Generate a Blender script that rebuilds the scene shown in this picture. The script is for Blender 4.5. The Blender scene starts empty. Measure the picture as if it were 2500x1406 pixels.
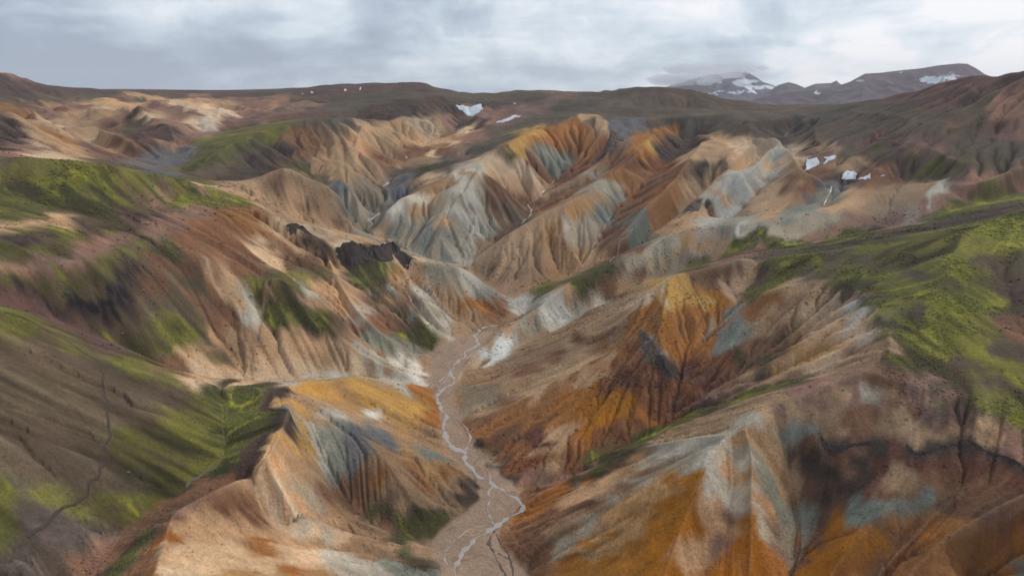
import bpy, math
import numpy as np
from mathutils import Vector

C = bpy.context.scene
COL = C.collection
rng = np.random.default_rng(7)
DEG = math.pi / 180

# ------------------------------------------------------------------ camera
CAM_H = 260.0                      # metres above the zero level (the river bed lies near 10 m)
PITCH = 16.1 * DEG
FPX = 1667.0                       # focal length in pixels of the 2500 px wide photograph
cam_d = bpy.data.cameras.new('camera')
cam_d.sensor_width = 36.0
cam_d.lens = FPX / 2500 * 36.0
cam_d.clip_start = 1.0
cam_d.clip_end = 120000.0
cam = bpy.data.objects.new('camera', cam_d)
COL.objects.link(cam)
cam.location = (0, 0, CAM_H)
cam.rotation_euler = (math.pi / 2 - PITCH, 0, 0)
C.camera = cam

# ------------------------------------------------------------------ sky and light
SUN_EL, SUN_AZ = 40 * DEG, 62 * DEG      # azimuth clockwise from the view direction (+Y)
w = bpy.data.worlds.new("World"); C.world = w; w.use_nodes = True
wt = w.node_tree; wt.nodes.clear()
def wn(t, **k):
    n = wt.nodes.new(t)
    for a, b in k.items(): setattr(n, a, b)
    return n
def wl(a, b): wt.links.new(a, b)
wout = wn('ShaderNodeOutputWorld'); wbg = wn('ShaderNodeBackground'); wbg.inputs['Strength'].default_value = 0.1
wl(wbg.outputs[0], wout.inputs[0])
sky = wn('ShaderNodeTexSky', sky_type='NISHITA'); sky.sun_disc = False
sky.sun_elevation = SUN_EL; sky.sun_rotation = SUN_AZ; sky.altitude = 700
tc = wn('ShaderNodeTexCoord')
sep = wn('ShaderNodeSeparateXYZ'); wl(tc.outputs['Generated'], sep.inputs[0])
def wmath(op, a, b=None, c=None):
    n = wn('ShaderNodeMath', operation=op)
    for i, v in enumerate((a, b, c)):
        if v is None: continue
        if isinstance(v, (int, float)): n.inputs[i].default_value = v
        else: wl(v, n.inputs[i])
    return n.outputs[0]
def wramp(fac, stops):
    n = wn('ShaderNodeValToRGB')
    while len(n.color_ramp.elements) < len(stops): n.color_ramp.elements.new(0.5)
    for e, (p, c) in zip(n.color_ramp.elements, stops):
        e.position = p; e.color = (*c, 1) if len(c) == 3 else c
    wl(fac, n.inputs[0]); return n.outputs[0]
def wmix(fac, a, b, bt='MIX'):
    n = wn('ShaderNodeMix', data_type='RGBA', blend_type=bt)
    for s, v in ((0, fac), (6, a), (7, b)):
        if isinstance(v, (int, float)): n.inputs[s].default_value = v
        elif isinstance(v, tuple): n.inputs[s].default_value = (*v, 1)
        else: wl(v, n.inputs[s])
    return n.outputs[2]
# cloud deck: direction projected on a high layer, so that the clouds flatten towards the horizon
zc = wmath('MAXIMUM', sep.outputs['Z'], 0.0)
den = wmath('ADD', zc, 0.17)
px_ = wmath('DIVIDE', sep.outputs['X'], den); py_ = wmath('DIVIDE', sep.outputs['Y'], den)
comb = wn('ShaderNodeCombineXYZ'); wl(px_, comb.inputs[0]); wl(py_, comb.inputs[1])
def wnoise(vec, scale, detail, rough, dist=0.0, off=(0, 0, 0), sc=(1, 1, 1)):
    m = wn('ShaderNodeMapping'); m.inputs['Location'].default_value = off; m.inputs['Scale'].default_value = sc
    wl(vec, m.inputs[0])
    n = wn('ShaderNodeTexNoise'); n.inputs['Scale'].default_value = scale; n.inputs['Detail'].default_value = detail
    n.inputs['Roughness'].default_value = rough; n.inputs['Distortion'].default_value = dist
    wl(m.outputs[0], n.inputs['Vector']); return n.outputs['Fac']
# the deck is a sheet of broken stratocumulus: large banks, ragged puffs, and a domain warp that curls their edges
def wvadd(v, sc, amt):
    n = wn('ShaderNodeTexNoise'); n.inputs['Scale'].default_value = sc; n.inputs['Detail'].default_value = 3
    wl(v, n.inputs['Vector'])
    s_ = wn('ShaderNodeVectorMath', operation='SUBTRACT'); wl(n.outputs['Color'], s_.inputs[0]); s_.inputs[1].default_value = (.5, .5, .5)
    m_ = wn('ShaderNodeVectorMath', operation='SCALE'); wl(s_.outputs[0], m_.inputs[0]); m_.inputs['Scale'].default_value = amt
    a_ = wn('ShaderNodeVectorMath', operation='ADD'); wl(v, a_.inputs[0]); wl(m_.outputs[0], a_.inputs[1]); return a_.outputs[0]
wv = wvadd(comb.outputs[0], 1.2, 0.8)
n1 = wnoise(wv, 0.62, 3, 0.5, 0.0, (3.2, 1.7, 0), (0.75, 1.0, 1))
n2 = wnoise(wv, 2.3, 7, 0.56, 0.0, (7.1, 4.4, 2.0), (0.85, 1.0, 1))
n3 = wnoise(wvadd(tc.outputs['Generated'], 5.0, 0.12), 6.5, 7, 0.56, 0.0, (1.3, 2.9, 0.6), (1, 1, 1.7))
puff = wramp(n3, [(0.30, (0, 0, 0)), (0.47, (.42,) * 3), (0.53, (.62,) * 3), (0.72, (1, 1, 1))])
cl = wmath('ADD', wmath('MULTIPLY', n1, 0.40), wmath('ADD', wmath('MULTIPLY', n2, 0.30), wmath('MULTIPLY', puff, 0.30)))
# brighter towards the side where the sun stands behind the deck
nv = wn('ShaderNodeVectorMath', operation='DOT_PRODUCT')
wl(tc.outputs['Generated'], nv.inputs[0])
nv.inputs[1].default_value = (math.sin(50 * DEG) * 0.94, math.cos(50 * DEG) * 0.94, 0.34)
glow = wmath('POWER', wmath('MAXIMUM', wmath('MULTIPLY_ADD', nv.outputs['Value'], 0.5, 0.5), 0.0), 3.6)
tone = wmath('ADD', wmath('MULTIPLY', wmath('SUBTRACT', cl, 0.52), 2.5), wmath('MULTIPLY_ADD', glow, 0.98, 0.19))
hz = wramp(zc, [(0.0, (1, 1, 1)), (0.05, (0.5,) * 3), (0.12, (0, 0, 0))])
tone = wmath('SUBTRACT', tone, wmath('MULTIPLY', hz, wmath('MULTIPLY_ADD', glow, -0.25, 0.28)))
ccol = wramp(tone, [(0.0, (3.9, 4.5, 5.6)), (0.25, (4.9, 5.6, 6.7)), (0.5, (6.2, 7.1, 8.0)), (0.75, (8.2, 8.8, 9.5)), (1.0, (10.2, 10.1, 10.5))])
final = wmix(0.93, sky.outputs[0], ccol)
wl(final, wbg.inputs['Color'])

sun_d = bpy.data.lights.new('sun', 'SUN'); sun_d.energy = 1.5; sun_d.angle = 10 * DEG; sun_d.color = (1.0, 0.95, 0.88)
sun = bpy.data.objects.new('sun', sun_d); COL.objects.link(sun)
sun.rotation_euler = (math.pi / 2 - SUN_EL, 0, -SUN_AZ + math.pi)   # set exactly below
sdir = Vector((math.sin(SUN_AZ) * math.cos(SUN_EL), math.cos(SUN_AZ) * math.cos(SUN_EL), math.sin(SUN_EL)))
sun.rotation_euler = sdir.to_track_quat('Z', 'Y').to_euler()
vs = C.view_settings
vs.view_transform = 'Standard'; vs.look = 'None'; vs.gamma = 1.0; vs.use_curve_mapping = False; vs.exposure = 0.0
C.cycles.max_bounces = 4; C.cycles.diffuse_bounces = 2; C.cycles.volume_bounces = 3

def props(o, label=None, cat=None, group=None, kind=None):
    if label: o['label'] = label
    if cat: o['category'] = cat
    if group: o['group'] = group
    if kind: o['kind'] = kind
    return o
# ------------------------------------------------------------------ the lie of the land
# Crest and valley lines.  A point is (sight line x, sight line y, number): a negative number is the height below
# the camera, a positive one the distance in metres.  Both give one fixed place in the world.
def sight(u, v):
    cx = (u - 1250) / FPX; cy = (703 - v) / FPX
    y = math.cos(PITCH) + cy * math.sin(PITCH); z = -math.sin(PITCH) + cy * math.cos(PITCH)
    return cx, y, z
def place(u, v, k):
    x, y, z = sight(u, v)
    t = k / z if k < 0 else k / math.hypot(x, y)
    r = t * math.hypot(x, y)
    if r > 800: t *= (800 + (r - 800) * 0.5) / r         # the upper valley climbs steeply towards its rim
    return (x * t, y * t, z * t)

LINES = {}
def L(name, s):
    LINES[name] = [tuple(float(q) for q in p.split(',')) for p in s.split()]
# main river
L('river', '1160,1620,-252 1180,1400,-250 1215,1300,-248 1190,1200,-246 1140,1100,-243 1095,1000,-240 1085,930,-237 1120,870,-235 1180,805,-231 1282,765,-229 1246,735,-226 1228,720,-224 1180,684,-221 1140,652,-218 1133,640,-216 1200,590,-208 1285,530,-200 1290,500,-196 1325,470,-186 1380,435,-171 1440,402,1450 1465,380,1520')
# near left
L('edge_ridge', '330,1600,-158 380,1406,-162 400,1330,-164 425,1255,-166 480,1222,-168 560,1180,-171 640,1130,-173 690,1040,-174 712,965,-176 700,938,-175')
L('yellow_ridge', '700,938,-175 780,930,-188 870,921,-203 960,930,-219 1045,945,-235')
L('left_stream', '540,945,-176 545,1060,-181 540,1120,-181 460,1190,-178 390,1240,-176 300,1295,-175 270,1350,-176 215,1406,-178 60,1560,-182')
L('left_crest', '-500,640,-62 -250,700,-85 0,748,-105 100,785,-119 200,818,-131 330,868,-147 430,923,-159 540,938,-169 620,938,-173 700,938,-175')
L('left_slope', '-500,900,-92 -200,1000,-112 0,1060,-128')
L('left_slope2', '-400,1500,-140 -100,1400,-152 60,1370,-161')
L('behind_left', '-500,600,-70 -200,690,-90 0,738,-111 200,805,-140 330,862,-165 430,915,-182 600,930,-206 700,927,-213 870,917,-224 960,925,-230 1055,940,-238')
L('spur_a', '712,965,-177 800,988,-190 880,1025,-203 960,1075,-218 1060,1100,-234 1090,1110,-241')
L('gully_a', '715,1010,-182 765,1090,-200 815,1170,-218 850,1230,-230 940,1285,-241 1050,1318,-247')
L('spur_b', '840,1006,-197 885,1065,-206 940,1120,-214 990,1190,-227 1040,1262,-241')
L('spur_c', '960,1076,-219 1060,1110,-228 1130,1148,-237 1176,1192,-246')
L('gully_c', '955,1120,-221 1010,1165,-229 1070,1225,-242')
L('gully_b', '565,1198,-181 640,1260,-198 740,1312,-219 850,1330,-236 1000,1342,-246 1080,1352,-249')
L('spur_d', '650,1130,-174 700,1200,-190 790,1268,-213 890,1305,-230 1000,1326,-242')
L('spur_e', '425,1255,-166 560,1296,-183 700,1326,-203 850,1345,-226 960,1362,-240 1080,1392,-248')
L('west_bank', '1075,1406,-250 1060,1350,-248 1070,1300,-247.5 1150,1240,-247 1176,1200,-246 1120,1130,-243.5 1088,1100,-242 1078,1010,-240 1060,950,-238 1045,900,-236.5 1052,860,-235.5')
L('east_bank', '1290,1406,-250.5 1215,1310,-248.5 1275,1230,-247 1262,1190,-246 1190,1130,-244 1150,1080,-242.5 1130,1020,-240.5 1112,960,-238.5 1115,920,-237 1150,868,-235 1215,800,-231.5')
# the slopes above the west bank
L('middle_left_crest', '500,625,-125 560,660,-142 640,705,-158 720,760,-176 800,800,-192 900,870,-213 1045,938,-236')
L('spur_g', '625,712,-161 640,760,-173 615,850,-190 600,922,-205')
L('gully_g', '580,905,-200 580,840,-187 560,760,-168 520,690,-147')
L('spur_h', '800,620,-158 830,690,-172 880,760,-190 960,830,-212 1050,880,-234')
L('gully_h', '640,660,-141 740,710,-165 830,790,-193 940,870,-222 1045,915,-236')
L('gully_i', '840,650,-172 900,720,-190 960,790,-210 1010,840,-226 1055,862,-235')
L('outcrop_crest', '760,570,-140 825,614,-157 870,614,-160 930,612,-164 985,622,-170 1025,636,-173 1100,648,-180 1138,658,-188 1180,690,-202 1225,725,-219 1262,765,-230')
L('spur_j', '960,620,-168 1000,690,-190 1060,770,-212 1100,820,-230')
L('gully_j', '1000,650,-180 1060,720,-204 1120,790,-228')
# the big hill over the left valley
L('big_hill_crest', '-500,600,-62 -250,640,-82 0,658,-97 200,633,-105 340,595,-109 450,540,-108 560,508,-109 620,512,-114 700,545,-128 760,570,-139 830,600,-154')
L('moss_back', '-500,350,-40 -250,370,-45 0,386,-51 130,389,-54 250,401,-60 400,432,-78 530,462,-97 600,490,-109 660,520,-118')
L('moss_dip', '-500,470,-62 -200,440,-64 0,458,-71 110,510,-83 190,545,-91')
L('moss_mid', '-500,560,-62 -200,600,-80 0,592,-87 200,546,-92 400,500,-98 520,480,-102')
# right foreground
L('orange_foot', '1222,1290,-248 1300,1212,-240 1420,1152,-226 1530,1100,-208 1600,1081,-197 1700,1064,-183 1775,1056,-175 1830,1030,-171 1900,988,-167 2000,945,-159 2112,902,-150')
L('green_crest', '1420,1142,-231 1480,1105,-223 1560,1075,-210 1700,1022,-193 1850,965,-176 1960,932,-164 2100,885,-151 2170,848,-143')
L('foot_spur', '1775,1058,-175 1735,1120,-180 1700,1200,-190 1660,1300,-202 1620,1406,-214 1560,1600,-232')
L('foot_gully', '1782,1085,-178 1785,1200,-193 1750,1320,-208 1700,1406,-219 1640,1600,-238')
L('foot_spur2', '1822,1045,-171 1835,1110,-178 1835,1200,-189 1835,1300,-203 1830,1406,-216 1800,1600,-231')
L('ravine_u', '1905,1060,-180 1920,1110,-188 1942,1230,-204 1952,1338,-218 1925,1400,-224 1860,1600,-240')
L('ravine_v', '2290,985,-160 2230,1040,-169 2160,1090,-177 2120,1170,-188 2060,1240,-199 2000,1300,-211 1955,1340,-218')
L('bowl_rim', '2112,902,-150 2200,925,-152 2320,957,-156 2500,1010,-158 2800,1050,-160')
L('bowl_spur', '1990,1050,-172 2010,1150,-189 1990,1250,-205')
L('bowl_ridge', '2330,1060,-169 2260,1140,-179 2180,1240,-191 2110,1300,-200 2030,1400,-215 1980,1560,-232')
L('ravine_w', '2400,1170,-180 2300,1230,-190 2200,1330,-205 2130,1406,-215 2060,1580,-233')
L('bowl_ridge2', '2560,1180,-172 2400,1260,-186 2300,1320,-197 2200,1420,-211')
L('ravine_x', '2700,1200,-174 2500,1285,-192 2430,1360,-205 2360,1430,-216')
L('right_floor', '2900,1300,-172 2700,1420,-192 2500,1560,-215')
# orange mountain in the middle
L('side_valley', '1275,1196,-246 1400,1162,-239 1520,1100,-229 1600,1062,-222 1640,1010,-214 1662,950,-204 1675,880,-193 1690,838,-185 1790,765,-168 1838,700,-157 1850,650,-149')
L('orange_crest', '1860,632,-140 1830,626,-138 1760,643,-143 1700,660,-148 1640,672,-150 1580,712,-159 1550,790,-178 1460,895,-201 1330,985,-222 1200,1058,-237 1158,1084,-241')
L('orange_spur', '1640,672,-150 1625,740,-164 1600,830,-182 1530,930,-203 1450,1010,-218 1340,1100,-232')
L('channel_x', '1122,935,-238 1200,885,-234 1290,835,-230 1370,797,-226 1455,745,-220 1560,695,-207 1700,645,-190 1850,612,-170 1950,595,-163 2100,571,-155 2300,524,-145 2500,468,-135 2800,430,-122')
L('white_spur', '1112,908,-237 1160,860,-230 1250,795,-219 1330,737,-207 1398,685,-197 1480,650,-188 1560,608,-178 1650,570,-168 1720,552,-162 1850,542,-158 2000,515,-148 2130,470,-138 2230,437,-130 2310,450,-124 2400,440,-114 2500,405,-103 2700,370,-88')
L('tan_edge', '1862,712,-150 1960,690,-143 2060,690,-139 2140,757,-140 2172,830,-142')
L('tan_spur', '2060,700,-140 1960,790,-162 1850,880,-184 1760,960,-197')
L('tan_gully', '2150,850,-146 2000,900,-170 1830,970,-192 1700,1010,-206')
L('moss_hill_crest', '1860,632,-140 2000,618,-129 2200,588,-118 2350,560,-108 2500,515,-97 2800,470,-80')
L('moss_hill_body', '2330,620,-118 2300,720,-132 2300,840,-146 2320,930,-154')
L('moss_hill_gully', '2420,640,-121 2460,720,-134 2500,800,-142 2600,900,-150')
# upper valley, right side
L('north_ridge', '1142,652,-210 1160,628,-204 1230,577,-190 1304,533,-178 1390,495,-165 1500,425,1300 1560,370,1450 1600,330,1620')
L('gully_k', '1258,722,-224 1330,690,-218 1420,650,-210 1452,600,-200 1482,550,-191 1510,510,-182 1560,455,-165 1640,390,-142 1700,345,-118')
L('ridge_l', '1450,636,-201 1530,570,-180 1600,490,-155 1680,410,-130 1780,335,-100')
L('gully_m', '1430,655,-208 1500,628,-205 1600,577,-193 1700,505,-174 1800,430,-151 1870,368,-125')
L('ridge_n', '1900,335,-95 1850,400,-120 1780,460,-143 1680,545,-170 1600,585,-182')
L('gully_o', '1880,395,-131 1860,450,-148 1820,490,-160 1750,540,-176')
L('cream_edge', '1700,330,-99 1780,332,-98 1850,335,-97 1900,335,-95 1932,370,-107 1955,412,-119 1990,432,-127 2028,458,-136 1990,500,-149 1850,536,-161')
L('ravine_z', '2008,515,-156 2028,478,-146 2010,455,-139 1965,425,-133 1942,392,-124 1920,352,-113 1925,325,-98 1970,292,1850 2060,276,1950')
L('right_hill_a', '2150,415,1200 2080,380,1350 2000,345,1500 1990,310,1700')
L('right_hill_b', '2350,400,1200 2250,360,1320 2150,340,1450 2100,300,1700')
L('right_skyline', '1880,262,2300 2000,262,2200 2130,245,2050 2230,222,1950 2330,195,1850 2420,178,1800 2500,167,1750 2800,140,1650')
L('right_mid', '2060,268,1900 2250,300,1500 2400,330,1400 2500,350,1350 2800,330,1250')
L('plateau_r', '1500,300,1800 1600,292,1850 1750,287,1850 1850,300,1750 1940,285,1900')
# headwater amphitheatre
L('amph_rim', '1260,312,1800 1340,285,1850 1420,280,1850 1500,300,1780 1560,330,1670')
L('amph_floor', '1330,468,-186 1370,432,-171 1395,408,1500 1400,392,1560')
L('pale_ridge', '1340,290,1830 1300,325,1600 1265,345,1480 1195,373,1340 1100,425,1240 1000,475,1130 940,518,1055')
L('pale_spur', '1195,373,1340 1165,420,1220 1140,460,1120 1108,500,1050 1080,560,955 1050,622,875')
L('pale_gully', '1275,532,1080 1235,475,1150 1212,420,1270')
L('pale_spur2', '1265,345,1480 1290,400,1370 1302,440,1290')
L('pale_gully2', '1130,610,920 1150,560,985 1170,520,1060')
L('left_branch', '1133,640,-216 1040,634,-213 980,600,-209 900,560,-203 905,545,-200 920,522,-197 950,484,1180 935,455,1290 955,438,1330 985,402,1490 1000,370,1650 1050,345,1800 1100,320,1950 1145,275,2200')
L('green_band', '950,452,1270 1000,430,1330 1080,405,1400 1180,355,1600 1260,312,1800')
L('ridge_f', '900,295,1750 872,345,1520 868,390,1370 850,440,1220 872,490,1100')
L('gully_f', '880,548,1030 840,520,1080 808,490,1110 785,455,1200 740,425,1280 770,360,1480')
L('ridge_e', '640,500,-114 600,462,880 690,414,960 750,430,955 820,470,980 850,520,960 860,560,900')
L('gully_e', '700,540,850 740,520,900 780,540,880 850,580,880')
L('ridge_d', '430,420,1180 520,375,1320 620,325,1500 700,305,1570 780,292,1620 860,292,1680 900,295,1750')
L('toe_d', '430,428,1120 540,452,1060 620,458,1040 700,440,1090 740,425,1280')
L('mound_line', '950,300,1900 1000,290,1950 1060,300,1950 1100,270,2150')
L('dark_band', '820,270,2050 900,262,2150 1000,245,2250 1080,240,2350 1110,255,2300')
L('bowl_top', '1110,232,2700 1145,245,2500 1200,250,2450 1260,262,2300 1330,285,1950')
# far left basin
L('basin', '480,425,1150 410,418,1250 335,398,1350 250,375,1500 195,348,1650 155,330,1750 180,302,2000 240,270,2350')
L('basin_b', '400,412,1300 430,372,1480 500,312,1850 560,280,2200 620,262,2500')
L('basin_ridge_a', '-400,250,1200 -200,270,1250 0,272,1250 60,300,1200 130,345,1130 215,388,1060')
L('basin_ridge_b', '240,298,1620 280,330,1520 330,365,1420')
L('basin_ridge_c', '300,270,2100 340,268,1950 400,298,1800 425,335,1600 420,368,1450')
L('basin_ridge_d', '480,245,2500 520,270,2250 560,290,2050')
L('basin_ridge_e', '700,250,2500 640,275,2250 580,305,2000 540,330,1750')
L('basin_ridge_f', '160,262,2300 100,290,2000 60,320,1700')
L('basin_ridge_g', '370,250,2500 420,262,2300 470,285,2100')
L('rim_left', '-400,235,2200 -100,238,2300 0,240,2400 150,250,2600 300,240,2800 450,236,3000 600,246,2800 750,240,2700 900,235,2600')
L('skyline_left', '-500,120,2800 -200,150,2800 0,180,2800 60,192,2850 120,207,2900 180,217,3000 300,218,3500 430,221,4000 540,229,4500 620,226,4300 700,216,3600 850,206,3200 950,199,3000 1030,197,2950 1055,206,2900 1080,219,2850 1120,230,2800 1200,225,2750 1290,220,2700 1380,231,2600 1450,228,2550 1510,217,2450 1560,210,2400 1640,210,2400 1700,218,2380 1780,239,2350 1860,260,2300')
L('hill_front', '1400,258,2200 1500,255,2150 1600,262,2150 1700,265,2150 1800,272,2150')

L('rock_ridge', '1450,410,1390 1480,370,1470 1492,345,1560 1530,312,1720')
L('basin_ridge_h', '545,258,2400 530,290,2000 500,322,1800 470,345,1650')
L('basin_ridge_i', '230,262,2300 215,290,1950 205,318,1780')
L('basin_ridge_j', '60,262,2100 100,300,1650 160,335,1420')
L('basin_c', '130,262,2500 140,300,1950 165,326,1680')
L('basin_d', '330,250,2700 345,285,2250 300,320,1850 290,350,1650')
L('gully_basin', '560,262,2500 590,290,2150 560,325,1800')
L('ridge_p', '1850,345,-99 1800,385,-118 1740,440,-138 1660,520,-164 1590,570,-182')
L('ridge_q', '1720,345,-105 1660,420,-130 1600,480,-149 1540,545,-171 1490,600,-190')
NT, NR = 1220, 1170
TH0, TH1 = -49 * DEG, 49 * DEG
R0, R1 = 128.0, 3400.0
P0, P1 = math.log(R0), math.log(R1)

def catmull(P, per=8):
    P = np.array(P, float)
    if len(P) < 3: return P
    Q = np.vstack([2 * P[0] - P[1], P, 2 * P[-1] - P[-2]])
    out = []
    for i in range(1, len(Q) - 2):
        p0, p1, p2, p3 = Q[i - 1], Q[i], Q[i + 1], Q[i + 2]
        # tension keeps unevenly spaced points from looping
        d = np.linalg.norm(p2 - p1); a = min(d, np.linalg.norm(p1 - p0) + 1e-6); b = min(d, np.linalg.norm(p3 - p2) + 1e-6)
        m1 = (p2 - p0) * 0.5; m2 = (p3 - p1) * 0.5
        m1 *= min(1, d / (np.linalg.norm(m1) + 1e-6)); m2 *= min(1, d / (np.linalg.norm(m2) + 1e-6))
        for t in np.linspace(0, 1, per, endpoint=False):
            h = ((2*t**3 - 3*t**2 + 1) * p1 + (t**3 - 2*t**2 + t) * m1 + (-2*t**3 + 3*t**2) * p2 + (t**3 - t**2) * m2)
            out.append(h)
    out.append(P[-1]); return np.array(out)

WL = {k: catmull([place(*p) for p in v]) for k, v in LINES.items()}

def raster(nt, nr):
    S = np.zeros((nr, nt)); W = np.zeros((nr, nt))
    for k, P in WL.items():
        th = np.arctan2(P[:, 0], P[:, 1]); ro = np.log(np.hypot(P[:, 0], P[:, 1]))
        a = (th - TH0) / (TH1 - TH0) * (nt - 1); b = (ro - P0) / (P1 - P0) * (nr - 1)
        for i in range(len(P) - 1):
            n = int(max(abs(a[i+1] - a[i]), abs(b[i+1] - b[i])) * 1.5) + 2
            t = np.linspace(0, 1, n)
            aa = np.rint(a[i] + (a[i+1] - a[i]) * t).astype(int); bb = np.rint(b[i] + (b[i+1] - b[i]) * t).astype(int)
            zz = P[i, 2] + (P[i+1, 2] - P[i, 2]) * t
            ok = (aa >= 0) & (aa < nt) & (bb >= 0) & (bb < nr)
            np.add.at(S, (bb[ok], aa[ok]), zz[ok]); np.add.at(W, (bb[ok], aa[ok]), 1.0)
    # beyond the skyline the land falls away to a plain
    S[-1, :] = -170; W[-1, :] = 1
    m = W > 0; S[m] /= W[m]
    return S, m

def resize(A, nr, nt):
    y = np.linspace(0, A.shape[0] - 1, nr); x = np.linspace(0, A.shape[1] - 1, nt)
    y0 = np.minimum(y.astype(int), A.shape[0] - 2); x0 = np.minimum(x.astype(int), A.shape[1] - 2)
    fy = (y - y0)[:, None]; fx = (x - x0)[None]
    B = A[y0] * (1 - fy) + A[y0 + 1] * fy
    return B[:, x0] * (1 - fx) + B[:, x0 + 1] * fx

def solve():
    H = None
    for f, it in ((16, 1500), (8, 900), (4, 500), (2, 200), (1, 70)):
        nt, nr = NT // f, NR // f
        S, m = raster(nt, nr)
        H = np.full((nr, nt), -120.0) if H is None else resize(H, nr, nt)
        dt = (TH1 - TH0) / (nt - 1); dp = (P1 - P0) / (nr - 1)
        wt_, wp_ = 1 / dt**2, 1 / dp**2; s = 1 / (2 * wt_ + 2 * wp_)
        H = H.astype(np.float32); S32 = S.astype(np.float32)
        for _ in range(it):
            G = np.pad(H, 1, mode='edge')
            N = (G[1:-1, :-2] + G[1:-1, 2:]) * np.float32(wt_ * s) + (G[:-2, 1:-1] + G[2:, 1:-1]) * np.float32(wp_ * s)
            H = np.where(m, S32, N)
    return H

def blur(A, n, k=1.0):
    # n passes of a small binomial kernel
    for _ in range(n):
        A = np.pad(A, ((0, 0), (1, 1)), mode='edge'); A = A[:, :-2] * 0.25 + A[:, 1:-1] * 0.5 + A[:, 2:] * 0.25
        A = np.pad(A, ((1, 1), (0, 0)), mode='edge'); A = A[:-2] * 0.25 + A[1:-1] * 0.5 + A[2:] * 0.25
    return A
def bigblur(A, f, n=2):
    r, c = A.shape
    return resize(blur(resize(A, r // f, c // f), n), r, c)

TH = np.linspace(TH0, TH1, NT); RO = np.linspace(P0, P1, NR)
RR = np.exp(RO)[:, None] * np.ones((1, NT)); XX = RR * np.sin(TH)[None]; YY = RR * np.cos(TH)[None]
RR = RR.astype(np.float32); XX = XX.astype(np.float32); YY = YY.astype(np.float32)

# lattice value noise in metres
def vnoise(x, y, lam, seed):
    g = np.random.default_rng(seed).random((256, 256)).astype(np.float32)
    xs = x / lam + 1000.3; ys = y / lam + 1000.7
    xi = np.floor(xs); yi = np.floor(ys); fx = xs - xi; fy = ys - yi
    xi = xi.astype(np.int64) & 255; yi = yi.astype(np.int64) & 255
    fx = fx * fx * (3 - 2 * fx); fy = fy * fy * (3 - 2 * fy)
    x1 = (xi + 1) & 255; y1 = (yi + 1) & 255
    return ((g[yi, xi] * (1 - fx) + g[yi, x1] * fx) * (1 - fy) + (g[y1, xi] * (1 - fx) + g[y1, x1] * fx) * fy) * 2 - 1
def fbm(x, y, lam, seed, o=4, rough=0.5):
    s = 0; a = 1; t = 0
    for i in range(o):
        s = s + a * vnoise(x, y, lam / 2**i, seed + i); t += a * a; a *= rough
    return s / math.sqrt(t)

H0 = solve()
DT = (TH1 - TH0) / (NT - 1); DP = (P1 - P0) / (NR - 1)
def grads(H):
    gt = np.gradient(H, axis=1) / DT / RR; gp = np.gradient(H, axis=0) / DP / RR     # metric slopes
    return gt, gp
Hs = bigblur(H0, 4, 2)
GT, GP = grads(Hs)
SL = np.sqrt(GT**2 + GP**2)
DTn = (GT / (SL + 1e-4)).astype(np.float32); DPn = (GP / (SL + 1e-4)).astype(np.float32)

def lic(fn, lam, steps, ds):
    """average of fn along the fall line, both ways, ds metres a step"""
    jj, ii = np.meshgrid(np.arange(NT, dtype=np.float32), np.arange(NR, dtype=np.float32))
    base = fn
    acc = base.copy(); wsum = 1.0
    for sgn in (-1, 1):
        a = jj.copy(); b = ii.copy()
        for k in range(steps):
            ai = np.clip(a + 0.5, 0, NT - 1).astype(np.int32); bi = np.clip(b + 0.5, 0, NR - 1).astype(np.int32)
            q = bi * NT + ai
            stp = sgn * ds / RR.ravel()[q]
            a = a + DTn.ravel()[q] * stp / DT; b = b + DPn.ravel()[q] * stp / DP
            ai = np.clip(a + 0.5, 0, NT - 1).astype(np.int32); bi = np.clip(b + 0.5, 0, NR - 1).astype(np.int32)
            w_ = 1 - (k + 1) / (steps + 1)
            acc += base.ravel()[bi * NT + ai] * w_; wsum += w_
    acc /= wsum
    return acc / (acc.std() + 1e-6)
def fade(lam):         # detail fades out where the mesh can no longer carry it
    return np.clip(lam / (RR * 0.0065) - 0.6, 0, 1)
warpx = XX + 9 * fbm(XX, YY, 60, 901, 3); warpy = YY + 9 * fbm(XX, YY, 60, 911, 3)
G1 = lic(vnoise(warpx, warpy, 34, 11).astype(np.float32), 34, 16, 7.0)
G2 = lic(vnoise(warpx, warpy, 13, 12).astype(np.float32), 13, 16, 3.2)
G3 = lic(vnoise(XX, YY, 5.0, 13).astype(np.float32), 5, 14, 1.6)
G4 = lic(vnoise(XX, YY, 2.2, 14).astype(np.float32), 2.2, 12, 0.9)
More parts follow.
